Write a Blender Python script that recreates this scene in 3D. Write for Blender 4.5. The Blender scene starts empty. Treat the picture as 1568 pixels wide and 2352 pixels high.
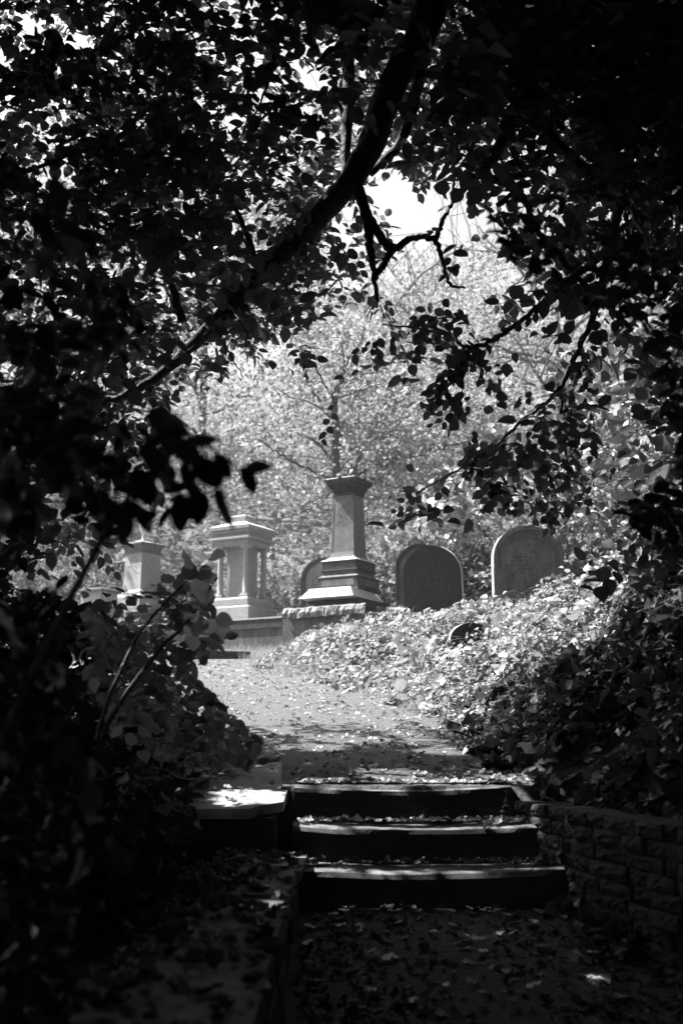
import bpy, math, random
import numpy as np
PI = math.pi
rng = np.random.default_rng(7); random.seed(7)
C = bpy.context.scene.collection
# ------------------------------------------------------------------ camera model
EYE = np.array([0.0, 0.0, 1.5]); TH = math.radians(11.66); FP = 2500.0
def at(px, py, Y):
    """world point seen at photo pixel (1568 x 2352 frame) at distance Y in front of the eye"""
    px = np.asarray(px, float); py = np.asarray(py, float); Y = np.asarray(Y, float)
    a = (px-784)/FP; b = -(py-1176)/FP
    dy = math.cos(TH)-b*math.sin(TH); dz = math.sin(TH)+b*math.cos(TH)
    k = Y/dy
    return np.stack([a*k, Y+0*k, 1.5+dz*k], -1)
def proj(p):
    r = np.asarray(p)-EYE
    f = r[..., 1]*math.cos(TH)+r[..., 2]*math.sin(TH); u = -r[..., 1]*math.sin(TH)+r[..., 2]*math.cos(TH)
    f = np.where(f > .05, f, .05)
    return 784+FP*r[..., 0]/f, 1176-FP*u/f
SUN = np.array([-.94, .31, 0.0]); SUN /= np.linalg.norm(SUN); EL = math.radians(55)
SUNV = np.array([SUN[0]*math.cos(EL), SUN[1]*math.cos(EL), math.sin(EL)])
# ------------------------------------------------------------------ materials
def newmat(name):
    m = bpy.data.materials.new(name); m.use_nodes = True
    nt = m.node_tree; nt.nodes.clear()
    return m, nt, nt.nodes.new('ShaderNodeOutputMaterial')
def leafmat(name, base, trans, tf=.4, rough=.5, spec=.5, var=.35):
    m, nt, out = newmat(name); N = nt.nodes; L = nt.links
    g = N.new('ShaderNodeNewGeometry')
    mr = N.new('ShaderNodeMapRange'); mr.inputs[3].default_value = 1-var; mr.inputs[4].default_value = 1+var
    L.new(g.outputs['Random Per Island'], mr.inputs[0])
    def col(v):
        x = N.new('ShaderNodeVectorMath'); x.operation = 'SCALE'
        x.inputs[0].default_value = (v, v, v); L.new(mr.outputs[0], x.inputs['Scale']); return x.outputs[0]
    p = N.new('ShaderNodeBsdfPrincipled'); p.inputs['Roughness'].default_value = rough
    p.inputs['Specular IOR Level'].default_value = spec
    L.new(col(base), p.inputs['Base Color'])
    t = N.new('ShaderNodeBsdfTranslucent'); L.new(col(trans), t.inputs[0])
    mx = N.new('ShaderNodeMixShader'); mx.inputs[0].default_value = tf
    L.new(p.outputs[0], mx.inputs[1]); L.new(t.outputs[0], mx.inputs[2]); L.new(mx.outputs[0], out.inputs[0])
    return m
def stonemat(name, lo, hi, scale=6, streak=0.0, stain=.03, rough=.85, bump=.25, lichen=0.0, fine=60):
    m, nt, out = newmat(name); N = nt.nodes; L = nt.links
    tc = N.new('ShaderNodeTexCoord')
    n1 = N.new('ShaderNodeTexNoise'); n1.inputs['Scale'].default_value = scale; n1.inputs['Detail'].default_value = 8; n1.inputs['Roughness'].default_value = .65
    L.new(tc.outputs['Object'], n1.inputs[0])
    r = N.new('ShaderNodeValToRGB'); r.color_ramp.elements[0].position = .3; r.color_ramp.elements[1].position = .7
    r.color_ramp.elements[0].color = (lo, lo, lo, 1); r.color_ramp.elements[1].color = (hi, hi, hi, 1)
    L.new(n1.outputs[0], r.inputs[0]); cur = r.outputs[0]
    if streak > 0:
        mp = N.new('ShaderNodeMapping'); mp.inputs['Scale'].default_value = (7, 7, .8)
        L.new(tc.outputs['Object'], mp.inputs[0])
        n2 = N.new('ShaderNodeTexNoise'); n2.inputs['Scale'].default_value = 2.2; n2.inputs['Detail'].default_value = 6; n2.inputs['Roughness'].default_value = .7
        L.new(mp.outputs[0], n2.inputs[0])
        r2 = N.new('ShaderNodeValToRGB'); r2.color_ramp.elements[0].position = .42; r2.color_ramp.elements[1].position = .6
        r2.color_ramp.elements[0].color = (0, 0, 0, 1); r2.color_ramp.elements[1].color = (streak, streak, streak, 1)
        L.new(n2.outputs[0], r2.inputs[0])
        mx = N.new('ShaderNodeMix'); mx.data_type = 'RGBA'
        L.new(r2.outputs[0], mx.inputs[0]); L.new(cur, mx.inputs[6]); mx.inputs[7].default_value = (stain, stain, stain, 1)
        cur = mx.outputs[2]
    if lichen > 0:
        n4 = N.new('ShaderNodeTexNoise'); n4.inputs['Scale'].default_value = 22; n4.inputs['Detail'].default_value = 4
        L.new(tc.outputs['Object'], n4.inputs[0])
        r4 = N.new('ShaderNodeValToRGB'); r4.color_ramp.elements[0].position = .6; r4.color_ramp.elements[1].position = .72
        r4.color_ramp.elements[0].color = (0, 0, 0, 1); r4.color_ramp.elements[1].color = (lichen, lichen, lichen, 1)
        L.new(n4.outputs[0], r4.inputs[0])
        mx = N.new('ShaderNodeMix'); mx.data_type = 'RGBA'
        L.new(r4.outputs[0], mx.inputs[0]); L.new(cur, mx.inputs[6]); mx.inputs[7].default_value = (.45, .45, .45, 1)
        cur = mx.outputs[2]
    p = N.new('ShaderNodeBsdfPrincipled'); p.inputs['Roughness'].default_value = rough; p.inputs['Specular IOR Level'].default_value = .3
    L.new(cur, p.inputs['Base Color'])
    n3 = N.new('ShaderNodeTexNoise'); n3.inputs['Scale'].default_value = fine; n3.inputs['Detail'].default_value = 6
    L.new(tc.outputs['Object'], n3.inputs[0])
    ad = N.new('ShaderNodeMath'); ad.operation = 'ADD'; L.new(n3.outputs[0], ad.inputs[0]); L.new(n1.outputs[0], ad.inputs[1])
    b = N.new('ShaderNodeBump'); b.inputs['Strength'].default_value = bump; b.inputs['Distance'].default_value = .02
    L.new(ad.outputs[0], b.inputs['Height']); L.new(b.outputs[0], p.inputs['Normal']); L.new(p.outputs[0], out.inputs[0])
    return m
M = dict(
 soil=stonemat('soil', .03, .1, 9, bump=.8, fine=40), gravel=stonemat('gravel', .035, .17, 40, bump=1.0, fine=160),
 lowpath=stonemat('dark_path', .035, .09, 40, bump=1.0, fine=120),
 sand=stonemat('sandstone_tread', .09, .21, 14, bump=.5, fine=60), riser=stonemat('shaded_stone', .02, .05, 10, bump=.12),  # shade painted into the dark risers, sky glare into the paler treads
 wall=stonemat('wall_stone', .01, .06, 7, streak=.5, bump=.9, fine=45), slab=stonemat('slab_stone', .16, .36, 7, bump=.3),
 pale=stonemat('pale_granite', .17, .3, 30, streak=.25, stain=.12, bump=.15, fine=120),
 soot=stonemat('sooty_sandstone', .06, .16, 6, streak=.75, stain=.05, bump=.3),
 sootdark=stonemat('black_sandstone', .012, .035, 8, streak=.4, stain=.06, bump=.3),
 littop=stonemat('sunlit_weathered_stone', .28, .44, 12, streak=.2, stain=.2, bump=.25),  # weathered tops and edges, paled so the colour carries sunlight
 dark=stonemat('dark_headstone_stone', .012, .028, 7, streak=.3, stain=.045, bump=.35, lichen=.12),
 head=stonemat('grey_headstone_stone', .07, .15, 5, streak=.55, stain=.05, bump=.3, lichen=.1),
 terr=stonemat('terrace_stone', .03, .14, 3.2, streak=.8, stain=.035, bump=.5), cop=stonemat('rough_coping_stone', .07, .2, 9, bump=1.0, fine=25),
 ink=stonemat('worn_letter_stone', .03, .06, 20, bump=.1), inkpale=stonemat('worn_pale_letter_stone', .14, .22, 20, bump=.1), bark=stonemat('bark', .03, .08, 12, bump=1.0, fine=30),
 barkl=stonemat('pale_bark', .05, .11, 12, bump=.8, fine=30), bead=stonemat('bead_stone', .12, .2, 9, bump=.2),
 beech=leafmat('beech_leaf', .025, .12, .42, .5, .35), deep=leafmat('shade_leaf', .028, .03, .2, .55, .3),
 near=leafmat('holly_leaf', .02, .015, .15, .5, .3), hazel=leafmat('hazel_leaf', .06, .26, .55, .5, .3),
 sapl=leafmat('sapling_leaf', .12, .6, .65, .5, .3), hazelb=leafmat('bramble_leaf', .16, .3, .4, .45, .35, .3), ivy=leafmat('ivy_leaf', .17, .22, .3, .5, .3, .3), ivyd=leafmat('shaded_ivy_leaf', .06, .07, .3, .36, .6, .5),  # darker ivy is the same leaf with shade put into its colour
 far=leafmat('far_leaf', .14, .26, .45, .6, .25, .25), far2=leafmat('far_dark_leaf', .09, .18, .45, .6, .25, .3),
 grass=leafmat('grass_blade', .25, .25, .35, .5, .3), litter=leafmat('dead_leaf', .11, .06, .2, .6, .3, .8), mid=leafmat('path_leaf', .28, .2, .25, .55, .3, .7), bright=leafmat('pale_dead_leaf', .62, .4, .25, .55, .3, .3),
)
# ------------------------------------------------------------------ mesh helpers
def rawmesh(name, V, faces, mat, parent=None, smooth=False, loc=None, rz=0):
    """faces: list of (F,k) int arrays"""
    me = bpy.data.meshes.new(name); V = np.asarray(V, np.float32)
    me.vertices.add(len(V)); me.vertices.foreach_set('co', V.ravel())
    tot = np.concatenate([np.full(len(f), f.shape[1], np.int32) for f in faces]); idx = np.concatenate([f.ravel() for f in faces]).astype(np.int32)
    me.loops.add(len(idx)); me.loops.foreach_set('vertex_index', idx)
    st = np.zeros(len(tot), np.int32); st[1:] = np.cumsum(tot)[:-1]
    me.polygons.add(len(tot)); me.polygons.foreach_set('loop_start', st)
    me.polygons.foreach_set('use_smooth', np.full(len(tot), bool(smooth)))
    me.update(calc_edges=True); me.materials.append(mat)
    o = bpy.data.objects.new(name, me); C.objects.link(o)
    if parent: o.parent = parent
    if loc is not None: o.location = loc
    o.rotation_euler = (0, 0, rz)
    return o
def empty(name, loc, rz=0):
    o = bpy.data.objects.new(name, None); C.objects.link(o); o.location = [float(v) for v in loc]; o.rotation_euler = (0, 0, rz); o.empty_display_size = .1
    return o
def tag(o, label=None, cat=None, group=None, kind=None):
    if label: o['label'] = label
    if cat: o['category'] = cat
    if group: o['group'] = group
    if kind: o['kind'] = kind
    return o
class MB:
    def __init__(s): s.v = []; s.t = []; s.q = []; s.n = 0
    def add(s, V, quads=(), tris=()):
        V = np.asarray(V, float); s.v.append(V)
        if len(quads): s.q.append(np.asarray(quads)+s.n)
        if len(tris): s.t.append(np.asarray(tris)+s.n)
        s.n += len(V); return s
    def build(s, name, mat, parent=None, **k):
        f = []
        if s.q: f.append(np.concatenate(s.q))
        if s.t: f.append(np.concatenate(s.t))
        return rawmesh(name, np.concatenate(s.v), f, mat, parent, **k)
    def box(s, x0, x1, y0, y1, z0, z1, jit=0):
        V = np.array([[x, y, z] for z in (z0, z1) for y in (y0, y1) for x in (x0, x1)], float)
        if jit: V += rng.normal(0, jit, V.shape)
        return s.add(V, [[0, 2, 3, 1], [4, 5, 7, 6], [0, 1, 5, 4], [2, 6, 7, 3], [0, 4, 6, 2], [1, 3, 7, 5]])
    def square(s, prof, cx=0, cy=0):
        """stack of square sections (half width, z)"""
        V = []; Q = []
        for h, z in prof: V += [[cx-h, cy-h, z], [cx+h, cy-h, z], [cx+h, cy+h, z], [cx-h, cy+h, z]]
        for i in range(len(prof)-1):
            for k in range(4): a = i*4+k; b = i*4+(k+1) % 4; Q.append([a, b, b+4, a+4])
        n = len(prof)-1; Q += [[3, 2, 1, 0], [n*4, n*4+1, n*4+2, n*4+3]]
        return s.add(V, Q)
    def lathe(s, prof, cx=0, cy=0, n=20):
        V = []; Q = []; T = []
        for r, z in prof:
            for k in range(n): a = 2*PI*k/n; V.append([cx+r*math.cos(a), cy+r*math.sin(a), z])
        for i in range(len(prof)-1):
            for k in range(n): a = i*n+k; b = i*n+(k+1) % n; Q.append([a, b, b+n, a+n])
        m = len(V); V += [[cx, cy, prof[0][1]], [cx, cy, prof[-1][1]]]; e = (len(prof)-1)*n
        for k in range(n): T += [[m, (k+1) % n, k], [m+1, e+k, e+(k+1) % n]]
        return s.add(V, Q, T)
    def ball(s, c, r, sz=1, n=8, m=5):
        return s.lathe([(max(r*math.sin(PI*i/m), 1e-4), c[2]-r*sz*math.cos(PI*i/m)) for i in range(m+1)], c[0], c[1], n)
    def tube(s, pts, rad, n=7, wob=0.0):
        pts = np.asarray(pts, float); k = len(pts); rad = np.broadcast_to(rad, (k,)).astype(float)
        d = np.gradient(pts, axis=0); d /= np.linalg.norm(d, axis=1)[:, None]+1e-9
        ref = np.array([.31, .17, .93]); a = np.cross(d, ref); a /= np.linalg.norm(a, axis=1)[:, None]+1e-9; b = np.cross(d, a)
        ang = np.arange(n)*2*PI/n
        w = 1+wob*rng.normal(0, 1, (k, n)) if wob else np.ones((k, n))
        V = pts[:, None]+(a[:, None]*np.cos(ang)[None, :, None]+b[:, None]*np.sin(ang)[None, :, None])*(rad[:, None]*w)[..., None]
        Q = []
        for i in range(k-1):
            for j in range(n): p = i*n+j; q = i*n+(j+1) % n; Q.append([p, q, q+n, p+n])
        V = V.reshape(-1, 3); T = [[0, j+1, j] for j in range(1, n-1)]+[[(k-1)*n, (k-1)*n+j, (k-1)*n+j+1] for j in range(1, n-1)]
        return s.add(V, Q, T)
def curve(pts, n=8, jit=0.0):
    """Catmull-Rom through pts"""
    P = np.asarray(pts, float); P = np.vstack([2*P[0]-P[1], P, 2*P[-1]-P[-2]]); out = []
    for i in range(1, len(P)-2):
        for t in np.arange(n)/n:
            out.append(.5*((2*P[i])+(-P[i-1]+P[i+1])*t+(2*P[i-1]-5*P[i]+4*P[i+1]-P[i+2])*t*t+(-P[i-1]+3*P[i]-3*P[i+1]+P[i+2])*t**3))
    out.append(P[-2]); out = np.array(out)
    if jit: out[1:-1] += rng.normal(0, jit, out[1:-1].shape)
    return out
# leaf templates: x across, y along, z normal
def T_(V, q, t): return np.array(V, float), np.array(q, int).reshape(-1, 4), np.array(t, int).reshape(-1, 3)
BEECH = T_([[0, 0, 0], [0, 1, -.1], [-.41, .3, .09], [-.34, .7, .06], [.41, .3, .09], [.34, .7, .06], [0, .3, 0], [0, .68, 0]],
           [[6, 7, 3, 2], [4, 5, 7, 6]], [[0, 6, 2], [0, 4, 6], [7, 1, 3], [5, 1, 7]])
LONG = T_([[0, 0, 0], [0, 1, -.15], [-.25, .25, .05], [-.28, .62, .04], [.25, .25, .05], [.28, .62, .04], [0, .3, 0], [0, .65, 0]],
          [[6, 7, 3, 2], [4, 5, 7, 6]], [[0, 6, 2], [0, 4, 6], [7, 1, 3], [5, 1, 7]])
def OV(w, n, pk=.45, bend=.12, cup=.08):
    V = [[0, 0, 0], [0, 1, -bend]]; q = []; t = []
    for i in range(1, n):
        y = i/n; h = w*math.sin(PI*y**(math.log(.5)/math.log(pk)))**.72; z = -bend*y*y
        V += [[-h, y-.03, z+cup], [0, y, z], [h, y-.03, z+cup]]
    for i in range(n-2):
        a = 2+3*i; q += [[a, a+1, a+4, a+3], [a+1, a+2, a+5, a+4]]
    e = 2+3*(n-2); t = [[0, 3, 2], [0, 4, 3], [e, e+1, 1], [e+1, e+2, 1]]
    return T_(V, q, t)
LONG = OV(.27, 8, .5); LEAFY = OV(.38, 6, .45)
FAR = T_([[0, 0, 0], [-.38, .45, .08], [.38, .45, .08], [0, 1, -.05]], [], [[0, 2, 1], [1, 2, 3]])
IVY = T_([[0, .38, -.03], [0, 0, .02], [.38, .02, .05], [.5, .38, .04], [.3, .55, .07], [0, 1, 0], [-.3, .55, .07], [-.5, .38, .04], [-.38, .02, .05]],
         [], [[0, 1, 2], [0, 2, 3], [0, 3, 4], [0, 4, 5], [0, 5, 6], [0, 6, 7], [0, 7, 8], [0, 8, 1]])
BLADE = T_([[-.02, 0, 0], [.02, 0, 0], [.014, .55, .06], [-.014, .55, .06], [0, 1, .3]], [[0, 1, 2, 3]], [[3, 2, 4]])
CURL = T_([[0, 0, .1], [0, .35, -.02], [0, .7, .0], [-.1, 1.05, .22], [-.3, .2, .22], [-.42, .5, .1], [-.2, .62, .3], [-.3, .85, .12], [.34, .22, .04], [.3, .5, .26], [.4, .66, .16], [.2, .9, .3]],
          [[0, 1, 5, 4], [1, 2, 6, 5], [2, 3, 7, 6], [0, 8, 9, 1], [1, 9, 10, 2], [2, 10, 11, 3]], [])
def norm(a): return a/(np.linalg.norm(a, axis=-1, keepdims=True)+1e-9)
def leaves(name, pos, d, nr, size, tpl, mat, parent=None):
    V, q, t = tpl; pos = np.asarray(pos); d = norm(np.asarray(d, float)); nr = np.asarray(nr, float)
    x = norm(np.cross(d, nr)); z = np.cross(x, d); s = np.asarray(size)[:, None, None]
    w = (1+rng.normal(0, .12, len(pos)))[:, None, None]
    W = pos[:, None]+s*(V[None, :, 0:1]*x[:, None]*w+V[None, :, 1:2]*d[:, None]+V[None, :, 2:3]*z[:, None]*rng.uniform(.3, 2, (len(pos), 1, 1)))
    o = np.arange(len(pos))[:, None, None]*len(V); f = []
    if len(q): f.append((q[None]+o).reshape(-1, 4))
    if len(t): f.append((t[None]+o).reshape(-1, 3))
    org = np.zeros(3)
    if parent is not None: org = np.array(parent.location); 
    return rawmesh(name, (W-org).reshape(-1, 3), f, mat, parent, smooth=True)
def sprays(cen, ax, k, L, ls, up=(0, 0, 1), upj=.35, droop=.15):
    """leafy twigs: returns leaf arrays and twig segments"""
    n = len(cen); ax = norm(ax); u = norm(np.asarray(up)+rng.normal(0, upj, (n, 3))); side = norm(np.cross(ax, u)); u = np.cross(side, ax)
    L = np.asarray(L)*rng.uniform(.7, 1.2, n); P = []; D = []; Nn = []; S = []
    for i in range(k):
        t = (i+.5)/k; sg = 1 if i % 2 else -1
        P.append(cen+ax*(t*L)[:, None]-u*(droop*t*t*L)[:, None])
        D.append(ax*.65+side*sg*(.9 if i < k-1 else .1)+rng.normal(0, .22, (n, 3))-u*.12)
        Nn.append(u+rng.normal(0, .35, (n, 3))); S.append(ls*rng.uniform(.65, 1.2, n)*(1-.3*abs(t-.5)))
    end = cen+ax*L[:, None]-u*(droop*L)[:, None]
    return np.concatenate(P), np.concatenate(D), np.concatenate(Nn), np.concatenate(S), (cen, end)
def twigmesh(segs, r, mat, parent, name='twig_cluster'):
    a = np.concatenate([s[0] for s in segs]); b = np.concatenate([s[1] for s in segs]); d = norm(b-a)
    x = norm(np.cross(d, np.array([.2, .3, .9]))); y = np.cross(d, x); V = []
    for c, rr in ((a, r), (b, r*.4)):
        for k in range(3): V.append(c+rr*(x*math.cos(k*2.094)+y*math.sin(k*2.094)))
    V = np.stack(V, 1); o = np.arange(len(a))[:, None, None]*6
    q = (np.array([[0, 1, 4, 3], [1, 2, 5, 4], [2, 0, 3, 5]])[None]+o).reshape(-1, 4)
    return rawmesh(name, (V-np.array(parent.location)).reshape(-1, 3), [q], mat, parent)
def inpoly(px, py, poly):
    px = np.asarray(px); r = np.zeros(px.shape, bool); n = len(poly)
    for i in range(n):
        x0, y0 = poly[i]; x1, y1 = poly[(i+1) % n]
        c = ((y0 > py) != (y1 > py)) & (px < (x1-x0)*(py-y0)/((y1-y0) or 1e-9)+x0); r ^= c
    return r
def polypts(poly, n, Y0, Y1):
    poly = np.array(poly, float); lo = poly.min(0); hi = poly.max(0); out = []
    while sum(len(o) for o in out) < n:
        x = rng.uniform(lo[0], hi[0], n*2); y = rng.uniform(lo[1], hi[1], n*2); k = inpoly(x, y, poly); out.append(np.stack([x[k], y[k]], 1))
    p = np.concatenate(out)[:n]
    return at(p[:, 0], p[:, 1], rng.uniform(Y0, Y1, n))
# value noise for mounds
_G = rng.random((64, 64))
def vn(x, y):
    x = np.asarray(x, float); y = np.asarray(y, float); xi = np.floor(x).astype(int); yi = np.floor(y).astype(int); fx = x-xi; fy = y-yi
    fx = fx*fx*(3-2*fx); fy = fy*fy*(3-2*fy); g = lambda a, b: _G[a % 64, b % 64]
    return (g(xi, yi)*(1-fx)+g(xi+1, yi)*fx)*(1-fy)+(g(xi, yi+1)*(1-fx)+g(xi+1, yi+1)*fx)*fy
# ------------------------------------------------------------------ terrain
W0 = at(652, 1500, 17.0); UV_U = np.array([-math.cos(PI/6), .5]); UV_V = np.array([.5, math.cos(PI/6)])
T1 = float(at(652, 1417, 17.0)[2]); T2 = float(at(700, 1393, 16.7)[2])
def Pz(y):
    return np.interp(y, [-40, 0, 5, 5.02, 5.55, 5.62, 17, 22, 45, 90, 400], [-3, .1, .77, .66, 1.0, 1.25, 2.80, 3.4, 13, 31, 42])
XR = lambda y: np.interp(y, [-40, 0, 4, 5, 5.6, 7, 8.5, 10, 13.5, 17, 60], [3.5, 2.0, 1.2, .99, .87, .85, .75, .47, -.75, -1.0, 3])
XL = lambda y: np.interp(y, [-40, 5.6, 6.6, 10, 13.5, 17, 60], [-.3, -.3, -.35, -1.3, -2.7, -6, -20])
def H(x, y):
    x, y = np.broadcast_arrays(np.asarray(x, float), np.asarray(y, float)); P = Pz(y); xr = XR(y); xl = XL(y)
    s = x-xr-np.where(y < 5.8, .12, 0); sl = np.interp(y, [5, 6, 8, 10, 14.6, 17], [.8, .5, .37, .36, .3, .24]); xs = np.interp(y, [-40, 5, 12, 15, 17, 60], [1.2, 1.3, 2.6, 3.5, 4.5, 12])
    base = np.where(y < 5.75, np.maximum(np.minimum(1.13, 1.13+.1*(y)), P), P)
    ramp = np.clip(s/.08, 0, 1)
    R = base+np.clip(s-.1, 0, 1.9)*sl+np.clip(s-2, 0, 40)*.05+np.clip(x-xs, 0, 3.5)*.75+np.clip(x-xs-3.5, 0, 40)*.2
    h = np.where(s > 0, P+(R-P)*ramp, P)
    t = xl-x; LB = np.where(y < 5.2, np.maximum(.93, P), np.where(y < 6.55, P-.16, P-.03))
    Lf = LB+np.clip(t-.9, 0, 6)*np.interp(y, [5, 9, 12], [.3, .2, .05])
    h = np.where(t > 0, P+(Lf-P)*np.clip(t/.08, 0, 1), h)
    dx = x-W0[0]; dy = y-17.0; u = dx*UV_U[0]+dy*UV_U[1]; v = dx*UV_V[0]+dy*UV_V[1]
    w = np.clip((v-.12)/.08, 0, 1)*np.clip((6-v)/2, 0, 1)
    h = h+(np.where(u > -.1, np.maximum(T1, h), np.maximum(T2, h))-h)*w*np.clip((u+1.42)/.06, 0, 1)*np.clip((9-u)/3, 0, 1)
    far = np.clip((y-8)/4, 0, 1)
    inpath = (x < xr) & (x > xl)
    return h+(vn(x*.9+9, y*.9)-.5)*.12*np.where(inpath, .25, 1)*far
def spaced(a, b, c0, c1, fine, grow=1.12):
    v = list(np.arange(c0, c1, fine)); st = fine
    while v[-1] < b: st *= grow; v.append(v[-1]+st)
    st = fine; w = [c0]
    while w[-1] > a: st *= grow; w.append(w[-1]-st)
    return np.array(w[:0:-1]+v)
gx = spaced(-400, 400, -3, 4, .06); gy = spaced(-60, 420, 2, 20, .07)
X, Yg = np.meshgrid(gx, gy); Z = H(X, Yg)
def gridfaces(nx, ny):
    i = np.arange(nx-1)[None]+np.arange(ny-1)[:, None]*nx; return np.stack([i, i+1, i+nx+1, i+nx], -1).reshape(-1, 4)
g = rawmesh('ground', np.stack([X, Yg, Z], -1).reshape(-1, 3), [gridfaces(len(gx), len(gy))], M['soil'], smooth=True); tag(g, kind='structure')
def pathsheet(name, y0, y1, mat, dz):
    ys = np.arange(y0, y1, .08); us = np.linspace(0, 1, 40); YY = np.repeat(ys[:, None], 40, 1)
    XX = XL(YY)-.0*YY+(XR(YY)-XL(YY))*us[None]; ZZ = H(XX, YY)+dz
    if y0 > 5: ZZ = H(np.clip(XX, XL(YY)+.01, XR(YY)-.01), YY)+dz
    o = rawmesh(name, np.stack([XX, YY, ZZ], -1).reshape(-1, 3), [gridfaces(40, len(ys))], mat, smooth=True); return tag(o, kind='structure')
pathsheet('path', 5.72, 17.0, M['gravel'], .006)
pathsheet('lower_path', -6, 4.99, M['lowpath'], .006)
# ------------------------------------------------------------------ steps
st = empty('stone_steps', (0.35, 5.3, .6)); tag(st, 'flight of three worn stone steps with dark risers and bright leaf strewn treads', 'steps')
def stepmesh(x0, x1, y0, y1, z0, z1, bow):
    nx = 40; xs = np.linspace(x0, x1, nx); prof = [(0, z0), (0, z1-.025), (.012, z1-.006), (.03, z1), (.12, z1+.002), (y1-y0, z1+.004)]
    V = []
    for dy, z in prof:
        w = (vn(xs*6+z1*30, xs*0+dy*9)-.5)
        V.append(np.stack([xs, y0+dy+xs*0+(.05*w if z > z1-.02 else 0), z+.012*(vn(xs*4+dy*20, xs*0+z1*11)-.5)-(.018*np.sin((xs-x0)/(x1-x0)*PI) if z > z0+.02 else 0)], -1))
    mb = MB(); mb.add(np.concatenate(V), gridfaces(nx, len(prof)))
    return mb
for i, (xa, xb, yy, z0, zt) in enumerate([(-.20, .99, 5.0, .62, .93), (-.23, .92, 5.3, .88, 1.09), (-.235, .85, 5.6, 1.03, 1.255)]):
    mb = stepmesh(xa, xb, yy, yy+(.36 if i < 2 else .2), z0, zt, 0)
    mb.v = [v-np.array([.35, 5.3, .6]) for v in mb.v]
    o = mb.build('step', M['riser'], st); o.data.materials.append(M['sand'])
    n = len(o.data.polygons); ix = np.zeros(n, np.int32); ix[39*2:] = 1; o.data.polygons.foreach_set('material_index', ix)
# ------------------------------------------------------------------ walls
def coursed(mb, A, B, zb, zt, thick, ch, bl, jit=.012, flip=1):
    A = np.array(A, float); B = np.array(B, float); L = np.linalg.norm(B-A); d = (B-A)/L; nrm = np.array([-d[1], d[0]])*flip
    nc = max(1, round((zt-zb)/ch)); h = (zt-zb)/nc
    for c in range(nc):
        x = -rng.uniform(0, bl*.5)
        while x < L:
            w = bl*rng.uniform(.6, 1.5); a = max(0, x); b = min(L, x+w); x += w
            if b-a < .04: continue
            f = rng.normal(0, jit); p = [A+d*(a+.006), A+d*(b-.006)]; V = []
            for z in (zb+c*h+.002, zb+(c+1)*h-.002):
                V += [[*(p[0]-nrm*f), z], [*(p[1]-nrm*f), z], [*(p[1]+nrm*thick), z], [*(p[0]+nrm*thick), z]]
            V = np.array(V)+rng.normal(0, jit*.3, (8, 3))
            mb.add(V, [[1, 2, 6, 5], [2, 3, 7, 6], [3, 0, 4, 7], [4, 5, 6, 7], [3, 2, 1, 0]])
            gu, gv = np.meshgrid(np.linspace(0, 1, 8), np.linspace(0, 1, 5)); gu = gu[..., None]; gv = gv[..., None]
            F = (V[0]*(1-gu)+V[1]*gu)*(1-gv)+(V[4]*(1-gu)+V[5]*gu)*gv; e = np.minimum(np.minimum(gu, 1-gu)*4, np.minimum(gv, 1-gv)*3).clip(0, 1)
            F = F-np.array([*nrm, 0])*e*jit*(.3+2.4*rng.random(F.shape[:2]+(1,))); mb.add(F.reshape(-1, 3), gridfaces(8, 5))
    V = []
    for z in (zb, zt-.02):
        V += [[*(A+nrm*.03), z], [*(B+nrm*.03), z], [*(B+nrm*(thick-.02)), z], [*(A+nrm*(thick-.02)), z]]
    mb.add(V, [[0, 1, 5, 4], [1, 2, 6, 5], [2, 3, 7, 6], [3, 0, 4, 7], [4, 5, 6, 7]])
rw = MB();  pts = [(.86, 5.62), (.985, 5.0), (1.19, 4.0), (1.5, 2.7), (2.1, .6)]
for i in range(4): coursed(rw, pts[i], pts[i+1], .0 if i > 1 else .45, 1.19, .2, .064, .24, .008)
o = rw.build('retaining_wall', M['wall']); tag(o, 'dark coursed stone retaining wall right of the steps with leaves hanging over it', 'wall')
cw = MB(); coursed(cw, (-.17, -1.0), (-.19, 5.16), -.2, .94, .3, .16, .5, .006, flip=1)
o = cw.build('cheek_wall', M['riser']); tag(o, 'low dark stone wall left of the steps littered with dead leaves', 'wall')
cs = MB()
for k in range(9):
    y0 = -1+k*.685; cs.box(-.50, -.165+rng.normal(0, .005), y0+.004, y0+.68, .94, .985+rng.normal(0, .004), .004)
cs.build('coping', stonemat('coping_stone', .07, .2, 8, bump=.5), o)
# upper left slab, broken corner
sl = empty('stone_slab', (-.6, 5.7, 1.13)); tag(sl, 'pale flat stone slab with chipped corner beside the top step catching sun', 'slab')
outl = [(-1.25, 5.16), (-.42, 5.16), (-.38, 5.24), (-.275, 5.33), (-.27, 5.62), (-.29, 6.5), (-1.25, 6.5)]
mb = MB(); V = [[x+.6, y-5.7, z] for z in (0.0, .045) for x, y in outl]; V = [[a, b, c+.134*(b+.54)] for a, b, c in V]; n = len(outl)
mb.add(V, [[i, (i+1) % n, (i+1) % n+n, i+n] for i in range(n)], [[n, n+i, n+i+1] for i in range(1, n-1)])
mb.build('slab_top', M['slab'], sl); mb = MB(); mb.box(-.62, .295, -.5, .76, -.25, -.002); mb.v[0][[4, 5], 2] = 0.0; mb.v[0][[6, 7], 2] = .165; mb.build('slab_support', M['riser'], sl)
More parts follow.
